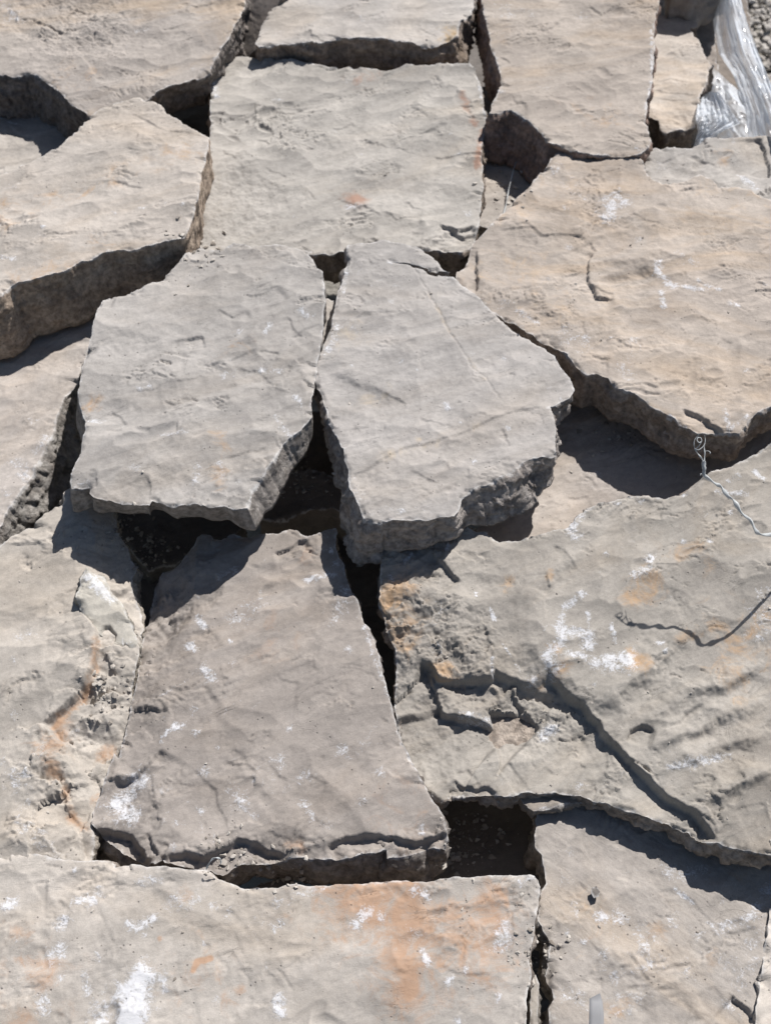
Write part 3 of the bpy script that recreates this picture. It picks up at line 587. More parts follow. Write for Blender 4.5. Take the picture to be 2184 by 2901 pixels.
# ------------------------------------------------------------------ centre pair
m = sm('grey_beige_limestone', ((.36, .335, .30), (.32, .298, .268)), seed=19, grain=24, side=(.27, .245, .215), tan=.25, flecks=.4)
flagstone('flagstone', 'thick grey slab left of centre with a scooped chip along its lower front edge', '3: 440,222/8 500,205 600,182 640,160 700,130 740,95 780,55 3: 800,35 1: 855,1062 900,1062 950,1070 1000,1040 1040,1038 1080,1056 1130,1048 1200,1047 1260,1050 1312,1064 1345,1110 1368,1150 3: 1380,100 1392,160 1395,230 1386,300 1384,400 1365,480 1352,560 1340,640 1335,728/2 1300,770/12 1260,805/20 1215,845/22 1190,900/22 1140,962/24 1100,1010/26 1078,1045/22 1060,1112/14 1000,1114/-2 960,1108/-6 900,1114/-6 850,1098/-6 780,1104/-6 740,1110/-6 690,1090/-6 650,1072/-6 640,1096/-6 560,1090/-6 500,1082/-4 450,1068/-2 400,1060/2 384,1045/4 380,1018/6 310,1032/14 302,1000/12 325,930/12 345,880/14 365,800/18 368,740/22 345,690/20 335,650/14 345,570/8 355,500/8 375,440/6 395,390/6 410,330/6 425,270/6',
    .04, .052, m, seed=119, gy=.02, wamp=.3, rough=.7, folds=[('3: 300,1080 385,1010 430,975 490,940 560,880 645,822 700,808 790,805 850,830 885,880 930,980 958,1150', .10, .02), ('3: 1400,560 1240,640 1100,800 1000,880 960,980 940,1150', .0, .0)], ripple=.012, terr=.0026, ledges=170, onoise=.75,
    steps=[('3: 870,370 880,425', .006, .02), ('3: 730,400 800,385 865,375 875,400', .005, .04), ('3: 1100,445 1130,438 1160,445 1205,452', .006, .02), ('3: 970,490 1040,455 1110,432', .004, .03), ('3: 1235,290 1260,340 1300,380', .004, .03), ('3: 1240,385 1300,350 1380,320', .006, .04), ('3: 540,620 620,605 690,590', .004, .03), ('3: 910,640 950,660 965,690', .003, .02), ('3: 750,570 830,555 880,545', .003, .03), ('3: 620,960 640,1000 650,1090', .006, .03), ('3: 470,690 520,720 550,770', .004, .03), ('3: 960,900 1060,880 1150,860', .003, .05), ('3: 1000,500 1060,520 1110,520 1180,600 1240,620', .004, .05), ('3: 1040,200 1120,200 1200,160', .004, .05), ('3: 930,260 1000,290 1060,260', .004, .03), ('3: 960,1110 975,1020 1000,930', .004, .03)],
    dents=[('3: 780,1000', .05, .005), ('3: 700,900', .04, .003), ('3: 1060,200', .05, .003), ('3: 1200,640', .05, .006), ('3: 420,600', .05, .005), ('3: 640,350', .06, .004), ('3: 780,290', .05, .004), ('3: 1230,350', .04, .004)],
    white=[('3: 1160,330 1130,370', .010, .9), ('3: 970,540', .022, .7), ('3: 1120,520 1200,530', .012, .8), ('3: 1290,270 1330,300', .014, .7), ('3: 1270,640 1300,680', .012, .8), ('3: 1180,720 1240,810', .012, .7), ('3: 850,930 840,1010', .012, .8), ('3: 580,940', .014, .7), ('3: 700,805 800,800', .008, .9), ('3: 380,745 440,740', .009, 1.0), ('3: 1010,400 1030,350', .009, .7), ('3: 940,920 950,990', .008, .7), ('3: 310,1030 400,990', .005, .8), ('3: 300,1000 370,760', .004, .9), ('3: 600,600 640,590', .008, .8), ('3: 1020,990', .012, .6)],
    stain=[('3: 400,668', .018, .55), ('3: 930,830 950,1000', .018, .5), ('3: 1000,400', .04, .22)])
m = sm('smooth_grey_limestone', ((.36, .335, .305), (.33, .308, .28)), seed=20, grain=18, side=(.34, .305, .27), tan=.25, flecks=.4, warm=(.44, .36, .26))
flagstone('flagstone', 'smooth grey wedge-shaped slab in the centre, narrow at the top and broad at the bottom', '1: 1480,1072/6 1492,1045 1530,1042 1600,1035 1650,1032 2: 60,1040 110,1048 165,1060 200,1080 235,1110 262,1150 290,1165 3: 1665,50 4: 305,132 340,165 390,207 430,240 460,275 510,315 560,348 620,385 660,410 700,432 735,468 765,510 790,545 812,585 822,615/0 800,650/4 770,662/6 712,686/10 725,712/10 738,745/10 740,790/10 742,850/8 746,890/8 700,898/28 640,908/36 600,930/40 560,965/40 500,990/40 450,1015/40 380,1040/36 342,1072/22 335,1110/10 310,1148/10 230,1152/14 190,1166/16 100,1172/18/70 0,1178/20/82 5: 1640,125/20/90 1560,110/26/100 1540,60/26/100 1500,-20/26/90 3: 1495,1002/18/75 1490,950/14/62 1470,860/16 1440,810/16 1420,765/10 1400,700/4 1380,630 1350,575 1345,558 1358,500 1380,450 1400,400 1425,320/6 1440,230/8 1460,170/8 1480,100/8 1488,40/8',
    .028, .06, m, seed=120, swells=[('3: 1380,520 1480,540 1580,580 4: 0,610 110,660', .03, .006)], ripple=.005, terr=.0013, ledges=110, onoise=.7,
    folds=[('5: 1520,140 1440,-20', .0, .0)],
    steps=[('3: 1490,990 1530,975 1580,945 1640,905 4: 40,885 100,850 220,830 330,800 400,770 470,735 560,705 700,680', .0045, .09, .05, .5), ('3: 1500,985 1560,965 1610,935 1665,905', .004, .015), ('4: 515,770 530,800 548,860', .005, .02), ('4: 495,910 540,900', .003, .015), ('4: 385,485 420,475 470,465', .003, .02), ('4: 0,620 50,635 110,665', .004, .03), ('4: 150,730 220,750 300,760', .003, .02), ('4: 310,540 345,550', .003, .012), ('3: 1480,0 1500,60 1490,120', .006, .02), ('4: 235,210 255,145 300,130', .005, .03), ('4: 120,950 180,980 250,1010', .003, .03), ('4: 540,530 570,535', .003, .01), ('4: 650,575 700,570', .003, .01)],
    cracks=[('4: 85,20 150,110 200,200 240,270 290,370 350,450 380,510 440,560 500,640 550,700', .0014, .0022)],
    dents=[('4: 40,625', .06, .005), ('3: 1540,580', .05, .004)],
    white=[('3: 1450,330 1420,430 1390,460', .012, .9), ('3: 1470,200 1490,80', .006, .9), ('3: 1520,350', .014, .6), ('3: 1510,510', .01, .8), ('4: 70,480', .012, .7), ('4: 150,520', .008, .8), ('4: 270,670 285,690', .01, 1.0), ('4: 330,750', .007, .9), ('4: 390,920', .009, 1.0), ('4: 180,900', .012, .6), ('4: 540,770', .012, .7), ('4: 30,60', .01, .7), ('4: 35,230', .012, .8), ('4: 520,470', .014, .5), ('3: 1480,1000 1540,1060', .02, .6), ('3: 1600,1130', .02, .5), ('4: 0,1120 200,1130', .02, .4), ('4: 760,655', .01, .6), ('4: 380,450', .008, .8)],
    stain=[('3: 1480,400', .04, .55), ('4: 0,900 200,840 400,775', .010, .35), ('4: 160,820', .006, .9), ('4: 200,200 280,350 440,570', .004, .35), ('3: 1620,640', .03, .3)])
m = sm('lit_wedge_stone', LITE, seed=21)
flagstone('flagstone', 'sliver of pale stone in the narrow gap where the two centre slabs nearly meet', '3: 1340,235 1372,232 1400,225 1450,235 1460,440 1380,560 1330,470', -.015, .05, m, seed=121, cell=.0025, group='broken fragments', cat='stone fragment')

# ------------------------------------------------------------------ lower right slab
m = sm('olive_limestone', ((.335, .305, .255), (.29, .262, .22)), seed=22, grain=32, side=(.33, .27, .21), tan=.45, flecks=.5, warm=(.44, .275, .14))
flagstone('flagstone', 'very large olive grey slab at the right, rough yellow corner and long curved ledge', '6: -4,270 15,240 40,225 90,214 130,222 175,226 205,208 260,160 320,145 355,145 400,156 440,160 470,185 500,200 560,195 640,178 700,165 780,142 815,110 850,75 920,40 1040,20 1130,8 4: 1200,1075 1245,1066 1300,1048 1340,1010 1400,972 1500,935 1560,905 1600,880 1665,840 1900,760 1900,1300 6: 1900,500 1900,1300 8: 1900,560/6 1665,484/6 1600,474/6 1500,452/6 1450,440/6 1400,425/6 1300,372/6 1200,326/6 1100,292/6 990,262/6 880,224/5 800,209/5 700,204/4 600,210 560,222 520,227 480,208 450,204 400,206 350,210 320,202 295,200 270,222 255,234 235,226 190,185 150,115 95,15 6: 130,1160 80,1060 60,960 55,880 60,750 62,660 20,590 0,500 -20,460 -10,380',
    -.045, .045, m, seed=122, gx=.065, gy=.045, ripple=.010, terr=.0024, ledges=230, onoise=.8, cell=.002,
    steps=[('6: 715,735 740,775 790,830 830,870 870,890 900,940 935,965 950,1010 990,1050 1020,1085 1060,1130 1130,1165 1170,1205 8: 1080,90 1140,140 1190,190 1240,235 1290,262 1340,290 1390,350 1450,430', .020, .16, .06, .5),
      ('6: 160,700 205,715 245,780 330,778 400,776 468,772 480,740', .020, .10, .08, .6), ('6: 250,870 262,905 330,920 400,930 470,950 520,965 562,1000', .020, .12, .1, .6), ('6: 455,895 520,885 600,898 690,962', .020, .12, .1, .6),
      ('6: 565,780 570,830 610,880 690,960', .008, .03, .2), ('6: 640,905 680,860 720,800', .005, .02), ('6: 250,870 300,880 380,840 470,850', .004, .02), ('6: 190,700 220,800 250,870 255,920', .010, .04),
      ('6: 1040,1060 1060,1010 1110,985 1180,1010', .008, .03), ('6: 1000,1060 1100,990 1180,1000', .003, .06), ('8: 310,100 340,100 370,82', .006, .02), ('8: 500,95 530,80 550,68', .006, .02), ('8: 845,68 880,88', .006, .02), ('8: 695,85 720,100 745,112', .004, .015), ('6: 580,1010 640,1040 690,1090', .004, .02), ('8: 300,130 330,160 400,180 460,175 500,210', .008, .03), ('6: 290,270 260,240 200,225', .004, .02), ('6: 205,240 260,300 340,380', .010, .05), ('6: 720,260 740,215 780,240 840,330', .003, .05), ('6: 700,330 715,400 700,440', .004, .03), ('6: 1200,20 1200,70 1190,110', .005, .015), ('6: 430,560 470,640 470,740', .006, .03), ('6: 750,1010 800,1020 870,995', .007, .02), ('6: 760,960 800,930 840,905', .004, .02),
      ('6: 1100,270 1160,250 1220,210 1350,195', .003, .03), ('6: 1000,870 1060,860 1120,800', .004, .04), ('8: 1340,300 1400,320 1450,410', .006, .03), ('6: 1310,30 1330,60', .004, .01), ('8: 1400,80 1480,60 1560,100', .004, .03), ('8: 1420,310 1450,290 1440,340', .006, .02), ('8: 1500,300 1560,280 1640,260', .004, .04)],
    dents=[('6: 560,900', .07, .014), ('6: 330,840', .05, .010), ('6: 440,1010', .05, .008), ('6: 120,1000', .08, .010), ('6: 200,850', .03, .01), ('6: 1240,870', .04, .008), ('6: 1330,950', .05, .008), ('6: 1480,960', .05, .008), ('6: 520,340', .05, .006), ('6: 760,1000', .04, .006), ('6: 1560,880', .05, .006)],
    white=[('6: 760,560 770,620 700,690 720,730', .014, 1.15), ('6: 780,480 860,430', .010, 1.2), ('6: 760,580 890,600 880,650', .016, 1.15), ('6: 770,520 750,600', .012, 1.0), ('6: 880,500 880,600', .006, 1.1), ('6: 920,720 1060,690 1060,750 960,740', .018, 1.15), ('6: 860,690 800,680', .012, 1.1), ('6: 720,690 740,740', .02, 1.0), ('6: 1080,350 1140,320 1150,270', .014, 1.05), ('6: 980,550 1000,630', .007, 1.0), ('6: 640,780', .014, 1.0), ('6: 1190,640', .009, 1.0), ('6: 1210,680', .008, 1.0), ('6: 890,820', .012, .8), ('6: 730,970 690,1000', .016, 1.1), ('6: 350,915 450,930', .014, .9), ('6: 850,90 800,150 830,180', .016, .9), ('6: 1100,25', .012, 1.0), ('6: 1000,45', .01, 1.0), ('6: 1040,300', .01, .8), ('6: 960,255', .009, .8), ('6: 270,180 275,240', .008, 1.0), ('6: 130,260 100,290', .008, 1.0), ('6: 40,360', .01, .8), ('6: 1490,80', .01, 1.0), ('6: 1400,200', .009, 1.0), ('6: 1290,200', .009, 1.0), ('6: 1640,450 1600,590', .03, .7), ('8: 1230,110 1380,85 1480,50', .012, .9), ('8: 850,185', .02, .7), ('8: 1050,120', .02, .6), ('6: 240,460 235,680', .02, .5), ('6: 690,575', .01, .9), ('4: 1480,1000 1520,980', .01, 1.0), ('4: 1490,1140', .009, .9), ('4: 1600,960 1630,990', .01, 1.0), ('4: 1430,1050 1560,1055', .009, .8), ('4: 1290,1060', .01, .8), ('6: 1240,440', .008, .9), ('6: 400,420 400,440', .004, 1.2), ('6: 460,490 480,540', .005, 1.1), ('6: 590,740 510,640', .004, .8), ('6: 470,700 470,770', .006, 1.0)],
    stain=[('6: 60,430', .035, .9), ('6: 110,580', .03, .7), ('6: 40,520 100,640', .02, .6), ('6: 270,740', .02, .7), ('6: 1160,370 1100,440', .022, .85), ('6: 1060,460', .015, .8), ('6: 1220,300 1350,260', .04, .25), ('6: 1470,560 1500,640', .04, .45), ('6: 1480,700 1470,800', .03, .45), ('6: 1560,650 1640,590', .05, .35), ('6: 1100,710', .02, .8), ('6: 760,750', .018, .9), ('6: 530,378', .012, .7), ('6: 680,800', .02, .6), ('6: 710,350', .008, .7), ('6: 740,660', .012, .7), ('8: 1250,900', .02, .3), ('6: 1300,610 1200,720', .01, .5), ('6: 1530,900', .02, .4)],
    swells=[('6: 880,960 1060,810 1180,700 1300,590 1430,560', .028, .013), ('6: 1020,1040 1150,940 1300,860 1450,830 1665,700', .022, .011), ('6: 1080,1120 1250,1040 1400,980 1520,920 1700,860', .022, .011), ('8: 1150,120 1350,60 1500,0 1700,-60', .02, .009), ('6: 1200,1000 1280,930 1400,880', .012, .008), ('8: 1330,280 1500,200 1700,140', .02, .009), ('6: 560,560 640,420 760,300 900,200', .03, .009), ('6: 290,700 330,560 330,480 420,480', .03, .008), ('6: 100,620 120,420 180,260', .03, .006)], folds=[('6: 60,560 170,700 250,860 300,1100 320,1300', .25, .018)], roughs=[('6: 70,300 110,460 130,650', .06, .009, .3), ('6: 60,300 110,460 130,650', .05, .0022), ('6: 320,800 600,930 800,960', .05, .004), ('6: 380,600', .04, .005)])
m = sm('olive_underside', ((.33, .28, .22), (.27, .23, .185)), seed=23, tan=.5, flecks=.2)
flagstone('flagstone', 'small wedge of brown stone poking out under the lower edge of the olive slab', '8: 560,180 700,180 930,200 925,240 850,258 760,275 712,290 680,300 645,302 620,285 600,262', -.085, .03, m, seed=123, cell=.0025, gy=-.1, white=[('8: 650,297 700,285', .006, .8)], group='broken fragments', cat='stone fragment')

# ------------------------------------------------------------------ bottom right
m = sm('mottled_limestone', ((.37, .33, .28), (.31, .275, .235)), seed=24, grain=-35, side=(.30, .255, .195), tan=.5, flecks=.9)
flagstone('flagstone', 'flat mottled flagstone with swirling white marks, in the bottom right corner', '8: 658,300 657,360 655,420 660,455 680,482 690,520 692,560 698,600 684,640 668,680 670,720 668,770 690,820/4 715,870/8 705,920/8 700,970/6 690,1000/4 715,1040 735,1110 715,1150 705,1300 1900,1300 1900,150 700,120 640,200',
    -.104, .08, m, seed=124, ripple=.006, terr=.0022, ledges=260, gy=.0, steps=[('8: 1250,630 1320,670 1380,740 1440,790', .004, .02), ('8: 1430,780 1480,820 1560,810 1600,790', .004, .02), ('8: 740,770 760,800 750,830', .003, .02), ('8: 790,440 760,500 740,540', .003, .02), ('8: 1390,570 1420,565 1450,535', .004, .01), ('8: 1500,1080 1550,1130 1610,1190', .010, .03), ('8: 1340,1085 1400,1060 1430,1040', .004, .02), ('8: 1060,600 1000,580', .003, .03), ('8: 880,850 920,890 945,900', .004, .02), ('8: 830,1030 900,980 940,900', .004, .02), ('8: 940,1010 950,1060', .004, .01), ('8: 690,1010 730,1070 720,1150', .006, .02), ('8: 1060,900 1110,980 1150,1030', .004, .03), ('8: 1100,880 1180,960', .004, .03), ('8: 830,590 880,640 950,660', .003, .03), ('8: 740,540 790,480 800,440', .003, .02)],
    white=[('8: 920,750 1030,760 1000,740', .016, .95), ('8: 1430,800 1560,780 1600,700 1660,620', .018, .85), ('8: 1230,560 1300,570 1380,540', .018, .8), ('8: 860,860', .009, 1.1), ('8: 790,820', .008, 1.0), ('8: 1090,830 1120,880', .03, .7), ('8: 1300,980', .018, .8), ('8: 1100,1090 1010,1130', .022, .7), ('8: 780,1080 850,1110', .018, .75), ('8: 960,890 930,960', .014, .8), ('8: 1250,630 1330,690', .006, 1.1), ('8: 1540,1000 1600,900 1640,800', .035, .6), ('8: 1170,930 1130,960', .02, .7), ('8: 1480,950', .02, .6), ('8: 1500,1130', .02, .8), ('8: 780,610', .02, .5), ('8: 990,1020', .014, .8), ('8: 790,470', .014, .6), ('8: 1240,760', .02, .6), ('8: 820,700', .02, .55), ('8: 1000,830', .02, .5)],
    stain=[('8: 1170,800', .015, .6), ('8: 980,1150', .02, .9), ('8: 1410,940', .012, .8), ('8: 1010,760', .006, .5), ('8: 880,780', .05, .25), ('8: 1540,560', .02, .3)])
m = sm('cream_edge', ((.62, .56, .47), (.56, .50, .42)), seed=25, flecks=.3)
flagstone('flagstone', 'bright cream stone cut off by the right edge at the very bottom', '8: 1665,720 1648,820 1640,900 1630,980 1612,1060 1600,1140 1595,1260 1900,1260 1900,720', -.098, .02, m, seed=125, cell=.004, group=None, out=.004)
m = sm('thin_splinter', ((.36, .32, .26), (.31, .27, .22)), seed=26, grain=85)
flagstone('flagstone', 'thin upright splinter of stone wedged in the gap between the two bottom slabs', '8: 644,1002 655,1000 668,1040 664,1100 660,1170 668,1300 625,1300 630,1150 640,1060', -.10, .06, m, seed=127, cell=.002, group='broken fragments', cat='stone fragment', onoise=.5)
flagstone('flagstone', 'small loose dark pebble on the mottled flagstone in the bottom right', '8: 893,628 915,622 930,645 925,665 905,672 892,650', -.097, .009, m_low, seed=128, cell=.0012, ledges=0, terr=.0003, ripple=.0005, onoise=.2, chip=.2, wamp=.1, rough=.3, group=None, cat='pebble')

# ------------------------------------------------------------------ brown slab, lower middle
m = sm('brown_grey_limestone', ((.315, .275, .235), (.27, .235, .20)), seed=28, grain=28, side=(.22, .195, .17), tan=.3, flecks=.9, warm=(.33, .22, .15))
flagstone('flagstone', 'dark brownish grey slab tapering to the top, in the lower middle beside the pit', '5: 850,184 880,172 905,175 925,192 950,190 1000,172 1060,176 1120,172 1180,172 1212,156 1240,150 1270,155 1300,178 1318,186 1380,170 1410,160 1440,152 1446,170 1440,225 1450,262 1470,292 1490,370 1510,420 1530,452 1560,540 1582,580 1605,622 1628,690 6: 5,760 25,850 45,920 60,1010 100,1095 150,1190 8: 105,60 150,130 185,200 215,250 245,300 256,320/2 262,350/4 272,385/4 276,415/6 272,450/10 230,448/22 190,440/26 160,455/30 120,470/30 80,480/30 20,492/30 7: 1660,455/30 1610,470/28 1560,475/26 1500,490/26 1440,495/22 1380,500/18 1320,490/16 1240,492/12 1150,500/10 1080,505/10 1000,530/10 950,560/8 920,552/8 900,540/8 830,530/6 760,520/6 700,512/8 690,498/10 660,515/12 640,505/14 600,490/16 560,480/20 520,460/24 470,425/26 430,385/26 400,352/14 388,338/8 392,290/8 410,230/6 430,180/6 450,130/6 480,20/4 5: 500,1110/2 530,1000 550,920 556,880 570,820 590,700 594,620 600,560 615,500 630,440 650,340 690,300 720,286 760,280 785,250 800,230 830,210',
    -.072, .075, m, seed=129, gx=.02, roughs=[('5: 700,400 600,1000', .04, .004, .4), ('7: 400,380 640,520', .03, .006, .5), ('7: 700,490 1000,450 1250,460 1600,430 8: 60,440 250,400', .016, .007, .5), ('7: 560,200', .03, .003)], ripple=.008, terr=.0022, ledges=200, onoise=.7, cell=.0024,
    tin=('5: 862,120/0 850,184/-1 825,380/0 828,490/0 895,585/0 850,730/0 740,860/0 720,950/0 712,1010/0 690,1060/0 7: 645,92/0 655,250/0 680,480/0 690,540/0 5: 800,225/-14 720,280/-22 650,335/-30 620,440/-32 590,560/-26 580,700/-20 545,880/-16 490,1110/-14 7: 430,150/-14 400,230/-14 370,338/-12 380,480/-16 5: 760,420/-12 700,560/-20 780,560/-5 720,700/-9 650,840/-8 600,1000/-10 640,1100/-4 7: 492,138/-4 500,150/-11 530,165/-12 600,130/-6 560,230/-10 450,330/-10 620,380/-5 640,250/-3 5: 900,150/0 880,400/0 950,600/0 900,740/0 800,900/0 760,1050/0 7: 720,100/0 700,300/0 720,480/0', 1.0),
    steps=[('7: 1390,442 1430,428 1480,405 1560,392 1600,392 8: 20,400 80,414 140,428 190,408 278,380', .014, .06, .06, .5), ('7: 690,486 800,472 870,488 930,462 980,440 1015,410 1060,422 1110,430 1150,450 1200,458 1260,455', .016, .05, .12, .7),
      ('7: 1140,378 1190,398 1250,408 1310,400', .005, .015), ('7: 810,105 850,130 880,160 925,200 930,260 970,330 990,390', .004, .03, .2, .7), ('7: 490,135 520,155 570,135 640,90 690,20', .008, .03, .12), ('7: 630,380 660,440 690,480', .008, .02), ('5: 690,875 720,930', .005, .015), ('5: 900,560 895,600 870,590', .005, .02), ('5: 1190,760 1210,795 1290,800', .004, .02), ('5: 1170,250 1230,240 1270,210 1320,190', .010, .02), ('5: 900,560 880,680 820,790 730,870', .004, .06), ('5: 720,1000 735,940 720,880', .004, .03), ('7: 385,350 470,360 560,390 610,450 650,520', .02, .05, .12, .6), ('7: 690,160 730,180', .003, .015), ('5: 1370,1118 1430,1130', .003, .02), ('7: 1130,60 1170,110 1240,180', .003, .05), ('5: 1340,710 1360,760', .004, .02), ('7: 640,90 660,230 680,330 640,400', .004, .03), ('7: 990,30 1060,60', .002, .02)],
    dents=[('5: 700,430', .07, .02), ('7: 540,220', .05, .006), ('5: 1180,820', .05, .002), ('7: 1150,480', .05, .012), ('7: 850,520', .05, .010)],
    white=[('7: 600,150 480,260 560,300', .026, 1.1), ('5: 1320,360 1430,345', .010, 1.2), ('5: 850,520 870,560', .012, 1.1), ('5: 880,750 905,795', .013, 1.15), ('5: 810,640 830,665', .013, 1.05), ('5: 1000,530 1100,460', .03, .6), ('5: 990,630', .008, 1.0), ('5: 1000,720', .011, .9), ('5: 775,985 740,1000', .010, 1.15), ('5: 838,1020', .010, 1.1), ('5: 720,1010 690,1050', .007, 1.0), ('5: 1480,420 1430,530', .022, .7), ('5: 1490,660', .014, .9), ('5: 1440,300', .01, .9), ('5: 1420,240', .008, 1.0), ('5: 940,350 1010,330', .014, .9), ('7: 1000,210 1040,260', .022, .8), ('7: 1200,100', .022, .8), ('7: 1310,150', .02, .7), ('7: 1300,260 1330,310', .014, .8), ('7: 755,345', .008, 1.0), ('7: 860,290', .01, .9), ('7: 870,130', .012, .9), ('7: 920,410', .012, .8), ('7: 1080,320', .012, .8), ('7: 1480,40', .02, .8), ('7: 1550,250', .014, .8), ('7: 1400,350', .016, .7), ('8: 170,370', .014, 1.0), ('7: 740,455', .01, .8), ('5: 660,870 800,800 880,720', .005, .7), ('5: 1560,560 1660,850', .008, .8), ('6: 20,800 140,1180', .006, .8), ('7: 1630,130', .016, .8), ('5: 930,1080', .008, 1.1), ('5: 870,1180', .012, .9), ('5: 1240,1000', .01, .8), ('7: 440,290', .02, .6), ('7: 1110,120 1085,170', .008, .7)],
    stain=[('8: 150,380', .03, .5), ('5: 1300,260', .02, .4), ('8: 80,300', .05, .3), ('7: 1230,430 1290,440', .008, .7), ('5: 1150,600', .06, .2)])
# ------------------------------------------------------------------ bottom left slab
m = sm('rust_stained_limestone', ((.41, .37, .315), (.355, .32, .275)), seed=30, grain=15, side=(.30, .25, .20), tan=.28, flecks=.8, warm=(.40, .235, .135))
flagstone('flagstone', 'very wide pale slab along the bottom with rust orange stains and white splashes', '7: -240,505 -20,505 40,492 60,486 120,478 160,482 200,490 240,498 280,505 340,511 400,513 440,514 480,511 495,522 490,535 520,532 580,532 650,539 740,541 830,545 880,548 910,562/4 950,590/8 1030,633/8 1100,626/8 1200,621/4 1300,616 1430,612 1560,608 1665,600 8: 0,604 60,600 100,598 180,600 230,598 280,588 330,580 380,576 420,574 480,572 560,572 610,576 648,582 666,598 672,625 670,660 662,720 655,780 648,830 636,880 630,930 634,975 638,1000 628,1060 620,1120 612,1180 610,1300 7: -240,1300',
    -.07, .10, m, seed=131, gy=-.01, ripple=.006, terr=.002, ledges=150, onoise=.7,
    folds=[('8: 600,560 560,720 555,850 540,1000 500,1130 490,1300', -.0, .0), ('7: 1700,650 1300,690 1060,720 960,650 900,560 860,500', -.0, 0)],
    steps=[('7: 135,622 160,605 210,600', .004, .02), ('7: 920,915 960,910 995,885', .004, .015), ('7: 990,780 985,820 1010,808', .003, .02), ('7: 970,740 990,720', .003, .02), ('8: 455,1035 490,1060', .004, .01), ('7: 1030,720 1100,690 1200,700', .003, .04), ('7: 165,890 190,880', .003, .015), ('7: 440,640 400,700', .003, .05), ('7: 500,860 430,900', .002, .03), ('8: 590,640 560,740 560,860 530,1000', .004, .03), ('7: 690,1060 780,1080 840,1060', .003, .05), ('7: 320,640 500,610 740,620', .003, .08), ('7: 1060,1100 1090,1110', .002, .02)],
    dents=[('7: 1100,690', .06, .006), ('8: 600,900', .04, .006), ('7: 440,1180', .02, .01)],
    white=[('7: 560,1080 570,1250', .030, 1.7), ('7: 610,1000 590,1150', .026, 1.6), ('7: 600,960', .012, .8), ('7: 20,700 70,690', .014, 1.2), ('7: 50,690', .02, .8), ('7: 340,690 420,650', .016, 1.0), ('7: 260,790 280,760', .014, 1.0), ('7: 220,920 250,900', .018, 1.15), ('7: 550,780 580,800 660,760', .010, 1.25), ('7: 620,830', .007, .9), ('7: 800,690 760,680', .024, .9), ('7: 600,600 690,600', .012, .9), ('7: 910,710', .012, .9), ('7: 980,740', .012, .9), ('7: 1100,790 1200,760', .02, .6), ('7: 180,1110 190,1150', .014, 1.1), ('7: 430,1130 420,1190', .022, 1.0), ('7: 360,990 370,1080', .01, .9), ('7: 260,1020', .01, 1.0), ('7: 410,930', .014, .8), ('7: 695,1000 700,1060', .012, .95), ('7: 1190,1110 1210,1180', .014, 1.0), ('7: 870,865', .007, 1.0), ('7: 1520,790 1580,730', .014, 1.0), ('8: 130,640 190,670', .011, 1.15), ('8: 170,900 190,960', .008, 1.1), ('8: 355,980', .008, 1.1), ('8: 300,1010 280,1040', .009, 1.0), ('8: 520,780 510,860', .018, 1.0), ('8: 490,1090', .012, .9), ('8: 330,1200', .014, .9), ('7: 1630,750', .012, .9), ('8: 580,600 640,590', .012, .8), ('7: 1200,690 1330,640 1420,620', .012, .7), ('8: 120,820', .028, .62), ('7: 1180,690', .02, .6), ('8: 450,870', .02, .5), ('7: 930,1110', .01, .8), ('7: 680,1140', .008, .8), ('7: 320,555', .008, .9)],
    stain=[('7: 1600,690 8: 60,720', .06, 1.0), ('8: 100,800 130,880', .06, 1.0), ('8: 120,950 110,1090', .032, 1.0), ('8: 90,1040 140,1060', .03, .7), ('8: 300,780 360,900', .05, .8), ('8: 450,690 470,740', .035, .85), ('8: 200,720 400,820', .06, .6), ('7: 1500,860', .04, .45), ('7: 1420,700', .05, .5), ('8: 260,740', .04, .55), ('7: 830,985 850,945 900,932', .004, 1.5), ('7: 1040,1060', .008, .8), ('7: 683,843', .004, 1.3), ('7: 860,820 880,900', .006, .6), ('7: 930,1000 970,1120', .007, .55), ('7: 780,650', .014, .5), ('7: 80,1080', .07, .3), ('7: 1600,880', .04, .5), ('8: 40,900', .03, .5), ('7: 60,860', .03, .25), ('7: 860,1060', .08, .18)])

# ------------------------------------------------------------------ plastic wrap
def film_mat():
    m, t, bs = nt('clear_plastic_film'); g = G(t); P = g.n('ShaderNodeTexCoord').outputs['Object']
    nd = t.nodes; tr = nd.new('ShaderNodeBsdfTransparent'); gl = nd.new('ShaderNodeBsdfGlossy'); gl.inputs['Roughness'].default_value = .2
    df = nd.new('ShaderNodeBsdfDiffuse'); df.inputs['Color'].default_value = (.86, .90, .95, 1); tl = nd.new('ShaderNodeBsdfTranslucent'); tl.inputs['Color'].default_value = (.88, .92, .97, 1)
    b = g.n('ShaderNodeBump'); b.inputs['Distance'].default_value = 1.0; mp = g.n('ShaderNodeMapping'); g.put(mp.inputs[0], P); mp.inputs['Scale'].default_value = (1, .22, 1); mp.inputs['Rotation'].default_value = (0, 0, .35)
    hh = g.m('MULTIPLY', g.noise(mp.outputs[0], 45, 4, .5, .6), .0016); g.put(b.inputs['Height'], hh)
    g.put(gl.inputs['Normal'], b.outputs[0])
    def mx(f, a, c): o = nd.new('ShaderNodeMixShader'); g.put(o.inputs[0], f); t.links.new(a, o.inputs[1]); t.links.new(c, o.inputs[2]); return o.outputs[0]
    d = mx(.5, df.outputs[0], tl.outputs[0])
    dens = g.ramp(g.noise(mp.outputs[0], 30, 5, .6, .6, 4), .36, .62, 0.45, .97)
    s1 = mx(dens, tr.outputs[0], d); s2 = mx(.08, s1, gl.outputs[0])
    t.links.new(s2, nd['Material Output'].inputs['Surface']); return m
FILM = film_mat()
